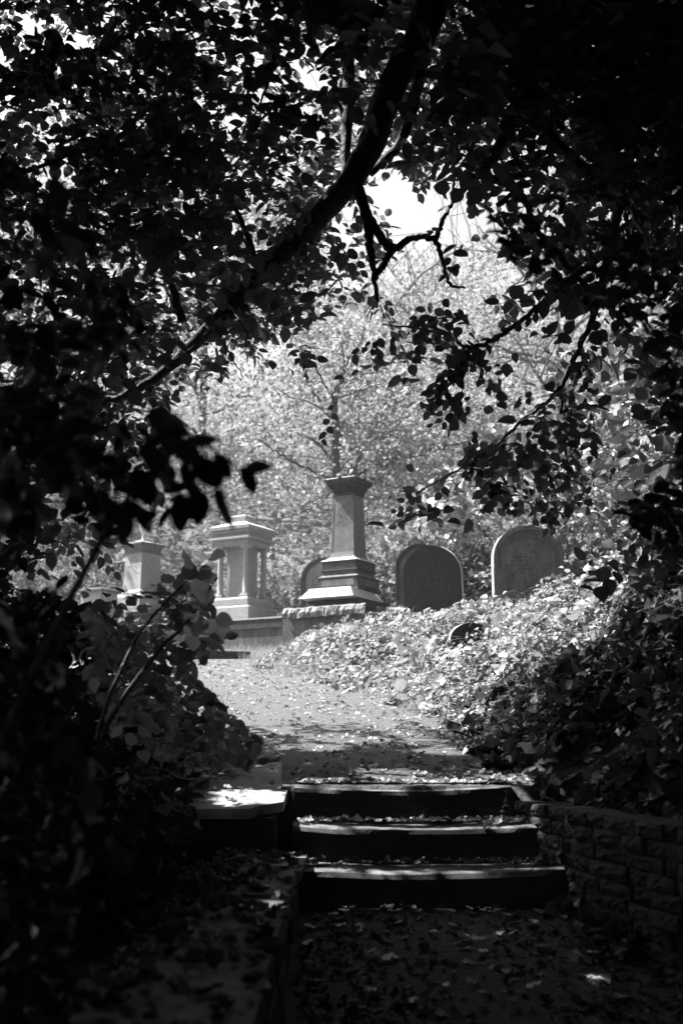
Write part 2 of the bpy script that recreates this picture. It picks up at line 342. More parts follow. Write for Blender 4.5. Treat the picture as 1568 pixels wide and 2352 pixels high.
# terrace walls
def uvp(u, v, z=0): p = W0[:2]+UV_U*u+UV_V*v; return np.array([p[0], p[1], z])
tw = empty('terrace_wall', W0, -PI/6); tag(tw, 'long stained ashlar terrace wall with projecting band under the columned monument', 'wall')
def lbox(u0, u1, v0, v1, z0, z1, jit=0): mb = MB(); return mb.box(-u1, -u0, v0, v1, z0-W0[2], z1-W0[2], jit)
zb = W0[2]-.5; zl = float(at(652, 1440, 17)[2])
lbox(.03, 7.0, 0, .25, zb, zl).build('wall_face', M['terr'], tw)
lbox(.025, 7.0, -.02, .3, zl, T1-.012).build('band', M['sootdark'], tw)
lbox(.02, 7.0, -.03, .33, T1-.012, T1+.012).build('top_ledge', M['littop'], tw)
t2 = empty('corner_wall', uvp(0, 0, W0[2]), -PI/6); tag(t2, 'short corner wall with rough hewn coping below the tall column monument', 'wall')
z3 = float(at(700, 1418, 16.7)[2])
lbox(-1.45, .01, -.03, .25, zb, z3).build('wall_face', M['terr'], t2)
lbox(-1.45, -1.2, .255, 2.2, zb, z3-.01).build('wall_side', M['sootdark'], t2)
def rough(u0, u1, v0, v1, z0, z1, name, mat, par):
    nx, nz = 60, 8; xs = np.linspace(-u1, -u0, nx); prof = [(v0, z0), (v0-.01, z0+.02), (v0-.02, (z0+z1)/2), (v0, z1-.02), (v0+.05, z1), ((v0+v1)/2, z1+.01), (v1, z1), (v1, z0)]
    V = []
    for v, z in prof: V.append(np.stack([xs, v+.035*(vn(xs*14+z*9, xs*0+z*40)-.5)+rng.normal(0, .006, nx), z-W0[2]+.03*(vn(xs*10, xs*0+v*9)-.5)], -1))
    MB().add(np.concatenate(V), gridfaces(nx, len(prof))).build(name, mat, par)
rough(-1.47, -.01, -.06, .3, z3, T2, 'coping', M['cop'], t2)
# scroll end beside the columned monument
mb = MB(); r0 = .12
o = empty('scroll_stone', uvp(.12, .5, T1), -PI/6); tag(o, 'low rounded scroll ended kerb stone between the columned monument and corner wall', 'kerb stone')
prof = [(-.35, 0), (.1, 0), (.14, .05), (.14, .13), (.1, .19), (.04, .21), (-.02, .19), (-.06, .15), (-.35, .13)]
for yy in (0, .16): V = [[x, yy, z] for x, z in prof]; mb.add(V)
n = len(prof); mb.q.append(np.array([[i, (i+1) % n, (i+1) % n+n, i+n] for i in range(n)])); mb.t.append(np.array([[0, i, i+1] for i in range(1, n-1)]+[[n, n+i+1, n+i] for i in range(1, n-1)]))
mb.build('body', M['soot'], o)
MB().lathe([(.05, 0), (.05, .02), (.02, .03)], n=16).build('volute', M['sootdark'], o).rotation_euler = (PI/2, 0, 0); o.children[-1].location = (.05, -.001, .12)
# kerb in the grass
k0 = at(500, 1528, 15.2); o = MB().box(-.38, .45, -.09, .09, -.1, .05, .01).build('kerb_stone', M['sootdark'], loc=(k0[0], k0[1], H(k0[0], k0[1])+.05), rz=.32)
MB().box(-.375, .445, -.085, .085, .052, .062, .003).build('sunlit_top', M['littop'], o)  # kerb's top face paled to stand in for sunlight
tag(o, 'long low kerb stone lying in the grass below the terrace wall', 'kerb stone')
# ------------------------------------------------------------------ inscriptions
def marks(par, w, rows, z0, dz, y, mat, axis='x', hgt=.014, taper=0):
    """worn, unreadable incised lines of lettering"""
    mb = MB()
    for r in range(rows):
        z = z0-r*dz; ww = w*rng.uniform(.55, 1); x = -ww/2
        while x < ww/2:
            l = rng.uniform(.010, .018)
            if rng.random() > .16:
                h = hgt*rng.uniform(.6, 1)
                if rng.random() < .5: mb.box(x, x+.005, y-.0015, y+.001, z, z+h)
                if rng.random() < .6: mb.box(x+.004, x+l, y-.0015, y+.001, z+h*rng.choice([0, .45, .8]), z+h*rng.choice([0, .45, .8])+.005)
                if rng.random() < .4: mb.box(x+l-.002, x+l+.003, y-.0015, y+.001, z, z+h)
            x += l+.006
    o = mb.build('inscription', mat, par)
    if axis == 'y': o.rotation_euler = (0, 0, PI/2)
    return o
def text(body, size, loc, par, mat, rot=0):
    cu = bpy.data.curves.new('t', 'FONT'); cu.body = body; cu.size = size; cu.align_x = 'CENTER'; cu.extrude = .001; cu.resolution_u = 2
    t = bpy.data.objects.new('t', cu); C.objects.link(t); dg = bpy.context.evaluated_depsgraph_get()
    me = bpy.data.meshes.new_from_object(t.evaluated_get(dg)); bpy.data.objects.remove(t)
    me.materials.clear(); me.materials.append(mat); o = bpy.data.objects.new('inscription', me); C.objects.link(o); o.parent = par
    o.location = loc; o.rotation_euler = (PI/2, rot, 0); return o
# ------------------------------------------------------------------ tall column monument
def corner(px, py, Y, h, rz): p = at(px, py, Y); c, s = math.cos(rz), math.sin(rz); return p-np.array([c*h+s*h, s*h-c*h, 0])
RZ = -PI/6
m = empty('column_monument', corner(828, 1389, 16.8, .49, RZ), RZ); m.scale = (1, 1, 1.09); tag(m, 'tall sooty pedestal monument with tapering shaft, carved capital and meander band', 'monument')
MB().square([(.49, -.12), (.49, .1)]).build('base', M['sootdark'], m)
MB().square([(.485, .1), (.482, .108), (.45, .15), (.452, .158), (.44, .162), (.405, .205), (.408, .213), (.395, .218), (.375, .25)]).build('stepped_plinth', M['littop'], m)
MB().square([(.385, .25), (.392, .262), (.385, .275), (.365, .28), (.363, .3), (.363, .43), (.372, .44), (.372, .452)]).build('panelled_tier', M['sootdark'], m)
mb = MB()
for a in range(2):
    for (x0, x1, z0, z1) in [(-.30, .30, .318, .412)]:
        if a == 0: mb.box(x0, x1, -.366, -.362, z0, z1)
        else: mb.box(.362, .366, x0, x1, z0, z1)
mb.build('panel', M['soot'], m)
MB().square([(.368, .452), (.30, .492), (.30, .54)]).build('neck_tier', M['soot'], m)
MB().square([(.325, .54), (.332, .55), (.332, .562), (.318, .57), (.318, .672), (.328, .68), (.33, .692)]).build('meander_band', M['sootdark'], m)
mb = MB(); un = .087
for f in range(2):
    for k in range(7):
        x = -.305+k*un; z0, z1, t = .587, .657, .007
        for (a, b, c, d) in [(x, x+t, z0, z1), (x, x+un*.8, z1-t, z1), (x+un*.8-t, x+un*.8, z0+.022, z1), (x+un*.35, x+un*.8, z0+.022, z0+.022+t), (x+un*.35, x+un*.35+t, z0+.022, z0+.046), (x, x+un, z0-.002, z0-.002+t)]:
            if f == 0: mb.box(a, b, -.3245, -.318, c, d)
            else: mb.box(.318, .3245, a, b, c, d)
mb.build('meander_relief', M['soot'], m)
MB().square([(.335, .692), (.335, .70), (.28, .722), (.262, .73), (.262, .745), (.235, .755)]).build('shaft_base', M['littop'], m)
M['shaft'] = stonemat('shaft_stone', .075, .14, 9, streak=.25, stain=.06, bump=.2)
MB().square([(.228, .755), (.215, .80), (.206, .84), (.178, 1.66), (.178, 1.70)]).build('shaft', M['shaft'], m)
mb = MB()
for (sx, sy) in ((1, -1), (-1, -1), (1, 1)):
    pts = [(sx*(np.interp(z, [.84, 1.66], [.206, .178])-.003), sy*(np.interp(z, [.84, 1.66], [.206, .178])-.003), z) for z in np.arange(.86, 1.6, .012)]
    for i, p in enumerate(pts): mb.ball(p, .013 if i % 2 else .0105, .8, 6, 4)
mb.build('rope_moulding', M['bead'], m)
marks(m, .27, 16, 1.56, .038, 0, M['ink']).location = (0, -.192, 0); m.children[-1].rotation_euler = (-.034, 0, 0); m.children[-1].location = (0, -.2395, 0)
MB().square([(.19, 1.70), (.198, 1.712), (.19, 1.724), (.176, 1.73), (.18, 1.76), (.195, 1.80), (.225, 1.84), (.255, 1.865), (.262, 1.875), (.26, 1.885)]).build('capital', M['sootdark'], m)
mb = MB()
for f in range(4):
    for k in range(9):
        t = (k-4)/4; z = np.array([1.735, 1.775, 1.81, 1.845, 1.868]); hw = np.array([.178, .187, .203, .232, .262])
        xx = t*hw*.95; yy = -(hw+.006); c, s = math.cos(f*PI/2), math.sin(f*PI/2)
        mb.tube(np.stack([c*xx-s*yy, s*xx+c*yy, z], -1), [.008, .012, .014, .015, .012], 5)
mb.build('carved_leaves', M['sootdark'], m)
MB().square([(.272, 1.885), (.285, 1.893), (.285, 1.912), (.298, 1.925), (.298, 1.945)]).build('abacus', M['sootdark'], m)
MB().square([(.296, 1.945), (.29, 1.953), (.12, 1.985), (.02, 1.99)]).build('cap', M['littop'], m)
mb = MB()
for f in range(4):
    c, s = math.cos(f*PI/2), math.sin(f*PI/2)
    for (x, y, r) in ((0, -.292, .035),):
        mb.ball((c*x-s*y, s*x+c*y, 1.955), r, 1.2, 8, 5)
    mb.ball((c*.28+s*.28, s*.28-c*.28, 1.945), .02, 1.3, 8, 5)
mb.build('acroterion', M['sootdark'], m)
# ------------------------------------------------------------------ columned monument
m = empty('columned_monument', corner(569, 1420, 17.9, .44, RZ), RZ); m.scale = (1, 1, 1.11); tag(m, 'pale granite monument with corner columns under a heavy stepped cornice', 'monument')
MB().square([(.46, -.03), (.46, .17), (.458, .182), (.41, .205)]).build('base', M['pale'], m)
MB().square([(.385, .205), (.39, .215), (.39, .305), (.385, .318), (.352, .34)]).build('plinth', M['pale'], m)
MB().square([(.185, .34), (.185, 1.14)]).build('core', M['pale'], m)
marks(m, .26, 13, 1.0, .044, -.186, M['inkpale']); marks(m, .26, 11, .96, .044, -.186, M['inkpale'], 'y')
for (sx, sy) in ((-1, -1), (1, -1), (1, 1), (-1, 1)):
    x, y = sx*.262, sy*.262
    c = MB().lathe([(.058, .42), (.05, .43), (.052, .6), (.047, 1.0), (.047, 1.03)], x, y).build('column', M['pale'], m, smooth=True)
    MB().square([(.083, .34), (.083, .372), (.078, .376)], x, y).lathe([(.08, .376), (.083, .386), (.076, .396), (.062, .402), (.066, .412), (.06, .42)], x, y).build('column_base', M['pale'], c)
    MB().lathe([(.047, 1.03), (.056, 1.036), (.056, 1.045), (.048, 1.05), (.05, 1.07), (.068, 1.10)], x, y).square([(.077, 1.10), (.08, 1.105), (.08, 1.14)], x, y).build('column_capital', M['pale'], c)
MB().square([(.335, 1.14), (.335, 1.175), (.345, 1.20), (.375, 1.225), (.405, 1.235), (.405, 1.262), (.395, 1.268)]).build('architrave', M['pale'], m)
MB().square([(.36, 1.268), (.36, 1.30), (.366, 1.305), (.366, 1.33), (.376, 1.336)]).build('frieze', M['pale'], m)
MB().square([(.40, 1.336), (.408, 1.352), (.392, 1.36), (.396, 1.378), (.416, 1.386), (.418, 1.435), (.41, 1.44)]).build('cornice', M['pale'], m)
mb = MB()
for f in range(2):
    for k in range(26):
        x = -.36+k*.0288
        if f == 0: mb.box(x, x+.014, -.385, -.35, 1.206, 1.222)
        else: mb.box(.35, .385, x, x+.014, 1.206, 1.222)
mb.build('dentil_row', M['pale'], m)
MB().square([(.405, 1.44), (.36, 1.462), (.17, 1.535)]).build('hipped_cap', M['littop'], m)
MB().square([(.15, 1.535), (.15, 1.605), (.165, 1.612), (.165, 1.632), (.14, 1.645)]).build('top_block', M['littop'], m)
# ------------------------------------------------------------------ far pedestals on the left
def pedestal(px, py, Y, s, label, urn=True, rz=-.66):
    m = empty('pedestal_monument', at(px, py, Y), rz); tag(m, label, 'monument')
    MB().square([(.4*s, -.25), (.4*s, .06), (.34*s, .1), (.33*s, .16), (.28*s, .2)]).build('base', M['pale'], m)
    MB().square([(.26*s, .2), (.235*s, .95)]).build('pedestal', M['pale'], m)
    MB().square([(.255*s, .95), (.26*s, .975), (.25*s, .98), (.255*s, 1.02), (.29*s, 1.08), (.33*s, 1.11), (.33*s, 1.14)]).build('cornice', M['soot'], m)
    MB().square([(.325*s, 1.14), (.12*s, 1.2), (.12*s, 1.22), (.04*s, 1.23)]).build('cap', M['littop'], m)
    marks(m, .38*s, 13, .88, .05, -.252*s, M['inkpale'], hgt=.02); marks(m, .36*s, 11, .84, .05, -.252*s, M['inkpale'], 'y', hgt=.02)
    if urn: MB().lathe([(.06, 1.22), (.03, 1.27), (.025, 1.34), (.06, 1.42), (.085, 1.52), (.08, 1.58), (.04, 1.62), (.05, 1.65), (.01, 1.7)], n=16).build('urn', M['littop'], m)
    return m
def headdim(): pass
P1 = at(328, 1370, 21.5); pedestal(324, 1382, 21.5, 1.0, 'pale inscribed pedestal monument with urn at far left behind leaves')
pedestal(284, 1415, 23.5, .9, 'smaller pedestal monument half hidden behind the urn topped pedestal', urn=False)
m = empty('ledger_tomb', at(228, 1385, 20), -.5); tag(m, 'low pale chest tomb with flat overhanging lid at far left', 'tomb')
MB().square([(.24, -.3), (.23, .16), (.23, .18)]).build('chest', M['pale'], m); MB().square([(.27, .18), (.285, .195), (.285, .23), (.26, .245)]).build('lid', M['soot'], m)
# ------------------------------------------------------------------ headstones
def arch(w, h, spring, n=28):
    hw = w/2; P = [(-hw, -.3), (hw, -.3)]
    for i in range(n+1): a = PI*i/n; P.append((hw*math.cos(a), spring+(h-spring)*math.sin(a)))
    return P
def headstone(name, loc, rz, w, h, spring, th, mat, tilt=0, side=None):
    m = empty(name, loc, rz); m.rotation_euler = (tilt, 0, rz)
    P = arch(w, h, spring); n = len(P); mb = MB()
    V = [[x, -th/2, z] for x, z in P]+[[x, th/2, z] for x, z in P]
    mb.add(V, [], [[0, i, i+1] for i in range(1, n-1)]+[[n, n+i+1, n+i] for i in range(1, n-1)])
    mb.add(V, [[(i+1) % n, i, i+n, (i+1) % n+n] for i in range(n)])
    o = mb.build('slab', mat, m); o.data.materials.append(side or M['littop'])
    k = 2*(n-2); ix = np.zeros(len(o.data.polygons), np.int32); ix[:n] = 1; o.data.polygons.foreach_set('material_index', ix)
    return m
def archband(w0, w1, h0, h1, s0, s1, zb, y0, y1):
    """raised moulding following the arch between an inner and an outer outline"""
    mb = MB(); n = 40; A = []; B = []
    A.append((w0/2, zb)); B.append((w1/2, zb))
    for i in range(n+1): a = PI*i/n; A.append((w0/2*math.cos(a), s0+(h0-s0)*math.sin(a))); B.append((w1/2*math.cos(a), s1+(h1-s1)*math.sin(a)))
    A.append((-w0/2, zb)); B.append((-w1/2, zb)); k = len(A)
    V = [[x, y, z] for y in (y0, y1) for L in (A, B) for x, z in L]
    Q = []
    for i in range(k-1): Q += [[i, i+1, k+i+1, k+i], [i+1, i, 2*k+i, 2*k+i+1], [k+i, k+i+1, 3*k+i+1, 3*k+i]]
    return mb.add(V, Q)
YH = 15.0; pr = at(1214, 1395, YH); W = .99
hz = float(at(1214, 1209, YH)[2]-pr[2])
m = headstone('arched_headstone', pr, .08, W, hz, hz-.47, .12, M['head']); tag(m, 'grey arched headstone with beaded border and worn lettering behind ivy at right', 'headstone')
archband(W-.13, W-.01, hz-.065, hz-.005, hz-.47, hz-.47, hz-.6, -.085, -.06).build('rim_moulding', M['soot'], m)
archband(W-.21, W-.185, hz-.105, hz-.092, hz-.47, hz-.47, hz-.6, -.078, -.06).build('inner_moulding', M['soot'], m)
mb = MB(); hw = (W-.16)/2; hh = .47-.08
for i in range(58): a = PI*i/57; mb.ball((hw*math.cos(a), -.066, hz-.47+hh*math.sin(a)), .0115, 1, 6, 4)
for sx in (-1, 1):
    for z in np.arange(hz-.59, hz-.48, .024): mb.ball((sx*hw, -.066, z), .0115, 1, 6, 4)
mb.build('bead_row', M['bead'], m)
word = 'IN LOVING MEMORY'
for i, ch in enumerate(word):
    if ch == ' ': continue
    a = PI/2-(i-7.5)*.115; text(ch, .06, (.335*math.cos(a), -.062, hz-.47+.3*math.sin(a)-.02), m, M['ink'], PI/2-a)
text('OF', .05, (0, -.062, hz-.3), m, M['ink']); text('EN', .06, (.06, -.062, hz-.39), m, M['ink'])
text('ELIZABETH', .055, (-.12, -.062, hz-.52), m, M['ink']); text('THE BELOVED WIFE', .032, (-.1, -.062, hz-.455), m, M['ink'])
marks(m, .74, 9, hz-.57, .05, -.062, M['ink'], hgt=.022)
p2 = at(997, 1412, 14.6); h2 = float(at(997, 1252, 14.6)[2]-p2[2])
m = headstone('arched_headstone', p2+np.array([0, 0, -.02]), -.3, .80, h2, h2-.40, .11, M['dark'], tilt=math.radians(7)); tag(m, 'black plain arched headstone with sunlit top edge leaning in the ivy', 'headstone')
marks(m, .5, 14, h2-.3, .034, -.057, stonemat('worn_grey_letter', .05, .09, 20, bump=.1), hgt=.012)
p3 = at(966, 1395, 15.8); h3 = float(at(966, 1250, 15.8)[2]-p3[2])
m = headstone('arched_headstone', p3, -.1, .72, h3, h3-.36, .1, M['head'], side=M['sootdark']); tag(m, 'grey headstone mostly hidden behind the plain black headstone', 'headstone')
archband(.62, .71, h3-.05, h3-.005, h3-.36, h3-.36, .1, -.07, -.05).build('rim_moulding', M['sootdark'], m)
p4 = at(744, 1392, 18.9); h4 = float(at(750, 1281, 18.9)[2]-p4[2])
m = headstone('arched_headstone', p4, -.35, .84, h4, h4-.4, .1, M['pale'], side=M['sootdark']); tag(m, 'rimmed arched headstone half hidden behind the tall column monument', 'headstone')
archband(.72, .83, h4-.055, h4-.005, h4-.4, h4-.4, .0, -.07, -.05).build('rim_moulding', M['sootdark'], m)
archband(.66, .68, h4-.085, h4-.075, h4-.4, h4-.4, .0, -.062, -.05).build('inner_moulding', M['sootdark'], m)
marks(m, .5, 12, h4-.3, .045, -.052, M['ink'])
p5 = at(1082, 1500, 10.8); h5 = float(at(1082, 1431, 10.8)[2]-p5[2])
m = headstone('footstone', p5, .1, .44, h5, h5-.17, .08, M['dark'], tilt=.04); tag(m, 'small black round topped footstone sunk in ivy below the large headstones', 'footstone')
archband(.37, .405, h5-.03, h5-.015, h5-.17, h5-.17, .05, -.046, -.04).build('rim_moulding', M['sootdark'], m)
p6 = at(856, 1450, 14.2); h6 = float(at(856, 1409, 14.2)[2]-p6[2])
m = headstone('footstone', p6, -.2, .34, h6, h6-.15, .08, M['dark']); tag(m, 'small dark rounded footstone under the corner of the column monument', 'footstone')
archband(.27, .30, h6-.03, h6-.015, h6-.15, h6-.15, .0, -.046, -.04).build('rim_moulding', M['sootdark'], m)
# ------------------------------------------------------------------ trees
def grow(mb, p, d, L, r, lev, tips, up=.25, nseg=6):
    pts = [np.array(p, float)]; d = norm(np.array(d, float))
    for i in range(nseg): d = norm(d+rng.normal(0, .16, 3)+np.array([0, 0, up*.1])); pts.append(pts[-1]+d*L/nseg)
    pts = np.array(pts); mb.tube(pts, np.linspace(r, r*.45, len(pts)), 7 if r > .03 else 4)
    if lev == 0: tips.append((pts[-1], d)); tips.append((pts[3], d)); return
    for i in range(2, len(pts)):
        if rng.random() < .85:
            b = norm(d+rng.normal(0, .65, 3)); grow(mb, pts[i], b, L*rng.uniform(.45, .7), r*.5, lev-1, tips, up)
    tips.append((pts[-1], d))
def tree(name, x, y, h, cr, nl, ls, label, lm, bm, trunk_r=.16, cz=.6, group=None, lean=(0, 0), shape=1.0, tpl=FAR):
    z = float(H(x, y)); m = empty(name, (x, y, z)); tag(m, label, 'tree', group); org = np.array([x, y, z])
    mb = MB(); tips = []
    top = np.array([lean[0], lean[1], h*.8]); tp = curve([(0, 0, -.3), (lean[0]*.2, lean[1]*.2, h*.3), top], 6, .03)
    mb.tube(tp, np.linspace(trunk_r, trunk_r*.3, len(tp)), 9, .05)
    for i in range(4, len(tp)):
        for _ in range(2):
            a = rng.uniform(0, 2*PI); grow(mb, tp[i], (math.cos(a), math.sin(a), .6), cr*.75, trunk_r*.35, 1, tips)
    mb.build('trunk', bm, m, smooth=True)
    # clumps of leaves: an uneven outline with gaps
    nc = max(20, int(nl/130)); dirs = norm(rng.normal(0, 1, (nc, 3))); rad = rng.uniform(.35, 1.0, nc)**.6*rng.uniform(.8, 1.15, nc)
    cc = org+np.array([lean[0]*.8, lean[1]*.8, h*cz])+dirs*rad[:, None]*np.array([cr, cr, h*(1-cz)*1.02*shape])
    per = nl//nc; cs = np.repeat(cc, per, 0); cd = np.repeat(norm(dirs+np.array([0, 0, .2])), per, 0)
    off = rng.normal(0, 1, cs.shape)*np.array([cr*.11, cr*.11, cr*.055]); P = cs+off
    D = cd+rng.normal(0, .7, P.shape); Nn = np.array([0, 0, 1.0])+rng.normal(0, .55, P.shape)+.3*cd
    leaves('crown', P, D, Nn, ls*rng.uniform(.6, 1.3, len(P)), tpl, lm, m)
    return m
BG = 'sunlit trees on the wooded slope behind the graves'
# the pale tree whose limbs fan out behind the tall column
def limbtree():
    b = at(790, 1330, 24.0); z = float(H(b[0], b[1])); m = empty('ash_tree', (b[0], b[1], z)); tag(m, 'pale sunlit tree with bare fanning limbs rising behind the column monument', 'tree', BG)
    org = np.array(m.location); mb = MB(); tips = []
    K = [([(770, 1400), (772, 1100), (768, 960), (772, 900), (800, 820)], .13), ([(790, 1400), (812, 1100), (845, 1000), (875, 930), (905, 850)], .13), ([(800, 1130), (850, 1075), (920, 1055), (1000, 1030), (1080, 1012)], .075),
         ([(772, 1010), (800, 940), (815, 890), (850, 800)], .06), ([(812, 1090), (880, 1065), (930, 1010), (990, 985)], .035), ([(770, 1060), (700, 1000), (650, 985), (590, 975)], .05), ([(765, 1100), (700, 1075), (650, 1050), (600, 1010)], .045),
         ([(845, 1000), (880, 975), (915, 965)], .045), ([(770, 1060), (790, 990), (830, 970), (900, 968)], .04), ([(880, 940), (950, 900), (1010, 880), (1080, 830)], .04), ([(760, 960), (720, 900), (700, 850), (690, 780)], .045), ([(820, 1050), (740, 1150), (650, 1190), (590, 1180)], .03), ([(850, 1100), (930, 1130), (990, 1180)], .03)]
    for k, (pl, r) in enumerate(K):
        pts = curve([at(x, y, 24+((i*.6*(1 if k % 2 else -1)) if i > 1 else 0)) for i, (x, y) in enumerate(pl)], 6, .025)-org
        mb.tube(pts, np.linspace(r, r*.35, len(pts)), 7)
        for i in range(4, len(pts), 2):
            dd = norm(pts[i]-pts[i-1]); grow(mb, pts[i], dd+rng.normal(0, .6, 3), rng.uniform(.6, 1.6), max(.010, r*.22), 1, tips, nseg=5)
    mb.build('trunk', M['barkl'], m, smooth=True)
    tp = np.array([t[0] for t in tips])+org; td = np.array([t[1] for t in tips]); rep = 11
    P = np.repeat(tp, rep, 0)+rng.normal(0, 1, (len(tp)*rep, 3))*np.array([.42, .42, .16]); D = np.repeat(td, rep, 0)+rng.normal(0, .8, P.shape)
    leaves('crown', P, D, np.array([0, 0, 1.])+rng.normal(0, .5, P.shape), .12*rng.uniform(.6, 1.2, len(P)), FAR, M['far'], m)
limbtree()
tl = [(-9.5, 27, 11, 4.2, 9000, 'broad pale tree behind the columned monument'), (-15, 33, 14, 5, 9000, 'tall sunlit tree far left above the pedestal'), (-4.5, 34, 14, 4.6, 11000, 'rounded bright tree left of the column monument'),
      (1.5, 38, 8, 4.8, 11000, 'tall pale tree directly beyond the tall column'), (6.5, 31, 10, 4.2, 11000, 'bright leafy tree above the black headstone'), (11.5, 33, 14, 4.8, 9000, 'sunlit tree beyond the grey beaded headstone'),
      (4.5, 46, 8, 6, 9000, 'tallest distant tree under the sky gap'), (-10, 46, 18, 6.5, 9000, 'large hazy tree on the slope at left'), (14, 45, 17, 6.5, 7000, 'large hazy tree on the slope at right'), (-21, 42, 17, 6.5, 7000, 'distant tree at the far left edge')]
for i, (x, y, h, cr, nl, lb) in enumerate(tl):
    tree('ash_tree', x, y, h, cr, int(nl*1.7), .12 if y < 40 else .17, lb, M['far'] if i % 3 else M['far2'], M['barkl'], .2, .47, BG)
# ivy thickets behind the stones
def bush(name, c, rad, n, ls, label, mat, tpl=BEECH, cat='shrub', group=None, stems=10, zfloor=True, k=7, L=.3, upj=.5):
    c = np.array(c, float); z0 = float(H(c[0], c[1])); m = empty(name, (c[0], c[1], z0)); tag(m, label, cat, group); org = np.array(m.location)
    ns = n//k; d = norm(rng.normal(0, 1, (ns, 3))); d[:, 2] = np.abs(d[:, 2])*1.0; r = rng.uniform(.25, 1, ns)**.5*(.8+.4*vn(d[:, 0]*3+c[0], d[:, 2]*3+d[:, 1]*2))
    P0 = np.array([c[0], c[1], z0])+d*r[:, None]*np.array(rad); P0[:, 2] = np.maximum(P0[:, 2], H(P0[:, 0], P0[:, 1])+.03)
    P, D, Nn, S, seg = sprays(P0, d+rng.normal(0, .5, d.shape), k, L, ls, upj=upj, up=(-.3, -.1, .9))
    mb = MB()
    for i in rng.choice(ns, stems, False):
        e = P0[i]-org; mb.tube(curve([(rng.normal(0, .15), rng.normal(0, .15), -.1), e*.5+rng.normal(0, .1, 3)+np.array([0, 0, .1]), e], 5, .01), np.linspace(.018, .005, 11), 5)
    mb.build('stems', M['bark'], m); leaves('foliage', P, D, Nn, S, tpl, mat, m); twigmesh([seg], .003, M['bark'], m, 'twigs')
    return m
TK = 'leafy thickets behind the headstones'
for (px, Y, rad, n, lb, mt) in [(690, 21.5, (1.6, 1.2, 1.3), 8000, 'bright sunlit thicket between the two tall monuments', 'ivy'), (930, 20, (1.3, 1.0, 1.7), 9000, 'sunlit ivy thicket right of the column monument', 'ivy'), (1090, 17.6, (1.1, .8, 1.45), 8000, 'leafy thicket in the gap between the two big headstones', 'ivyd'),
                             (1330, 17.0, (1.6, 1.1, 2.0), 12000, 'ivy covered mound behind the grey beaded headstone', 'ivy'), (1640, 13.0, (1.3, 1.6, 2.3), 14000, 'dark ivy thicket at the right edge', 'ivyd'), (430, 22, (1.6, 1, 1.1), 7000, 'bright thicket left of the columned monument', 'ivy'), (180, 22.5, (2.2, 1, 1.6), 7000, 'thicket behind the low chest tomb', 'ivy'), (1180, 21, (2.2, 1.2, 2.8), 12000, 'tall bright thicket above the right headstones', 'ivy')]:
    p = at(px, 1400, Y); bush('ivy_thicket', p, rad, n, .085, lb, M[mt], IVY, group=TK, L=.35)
def inray(P, tgt, rad):
    r = P-np.array(tgt); t = r@SUNV; d = np.linalg.norm(r-t[:, None]*SUNV, axis=1); return (t > 0) & (d < rad)
SPOTS = [((-.21, 3.65, .99), .11), ((-.25, 3.1, .99), .06), ((-.23, 4.7, .99), .05), ((-.4, 3.3, .99), .05), ((-.42, 5.45, 1.2), .2), ((-.5, 5.3, 1.18), .1), ((-.34, 5.3, 1.15), .08), ((-.6, 5.35, 1.2), .07), ((-.28, 4.0, 1.0), .05), ((-.3, 3.9, 1.0), .05), ((-.24, 4.4, 1.0), .04)]
for xx in np.arange(-.2, .98, .045):
    for yy, zz in ((5.03, .93), (5.33, 1.09), (5.64, 1.26), (5.8, 1.28)):
        if vn(xx*5+yy*7, yy*3) > .25: SPOTS.append(((xx, yy, zz), .075))
for _ in range(9): SPOTS.append(((rng.uniform(-.2, .9), rng.uniform(5.75, 7.4), 1.35), rng.uniform(.08, .22)))
for _ in range(14): SPOTS.append((tuple(at(rng.uniform(1100, 1500), rng.uniform(700, 1200), rng.uniform(5.3, 6.2))), .16))
for a_, b_ in [(990, 2145), (1085, 2160), (1140, 2155), (1180, 2148), (850, 2195), (895, 2205), (1330, 2205), (1310, 2220), (1390, 2260), (1020, 2275), (720, 2140)]:
    for Y_ in np.arange(2.5, 5.2, .01):
        p_ = at(a_, b_, Y_)
        if p_[2] <= .1+.134*Y_: SPOTS.append((tuple(p_), .06)); break
def sunlit(P):  # drops leaves along sun rays, shaping gaps that light chosen spots
    k = np.ones(len(P), bool)
    for t, q in SPOTS: k &= ~inray(P, t, q)
    return k
# ------------------------------------------------------------------ near beech: limb across the frame
GRID = ["6777778999999999", "6777777799999999", "7777777788899999", "7777777788888999", "7777777776667788", "7777777743355677", "7877777722234567", "7987787622122345", "6887666521011233", "6996643221111122", "6995321111111112", "8961000011111113", "8830000000111224", "7400000000112336", "0000000000001247"]
def dens(px, py):
    r = np.clip(((py+100)/100).astype(int), 0, 14); c = np.clip((px/100).astype(int), 0, 15)
    A = np.array([[int(ch) for ch in row] for row in GRID], float)
    return A[r, c]
HOLES = [(65, 60, 38), (250, 45, 20), (195, 85, 16), (300, 25, 12), (660, 118, 20), (590, 142, 17), (545, 285, 14), (350, 210, 14), (150, 400, 26), (60, 385, 18), (420, 370, 16), (985, 462, 48), (1078, 520, 36), (1120, 612, 58), (925, 500, 42), (960, 620, 85), (860, 395, 30), (1010, 395, 22), (570, 500, 30), (640, 610, 20), (300, 320, 14), (480, 270, 14), (1500, 660, 26), (130, 1160, 40), (110, 680, 16),
         (1180, 780, 60), (1230, 870, 60), (1340, 740, 40), (1420, 900, 35), (1100, 960, 60), (760, 880, 130), (650, 930, 130), (500, 960, 110), (900, 980, 130), (1080, 890, 60), (1160, 800, 45), (760, 760, 50), (640, 800, 40), (1000, 1060, 90), (1215, 1280, 150), (997, 1330, 90), (1130, 1300, 60)]
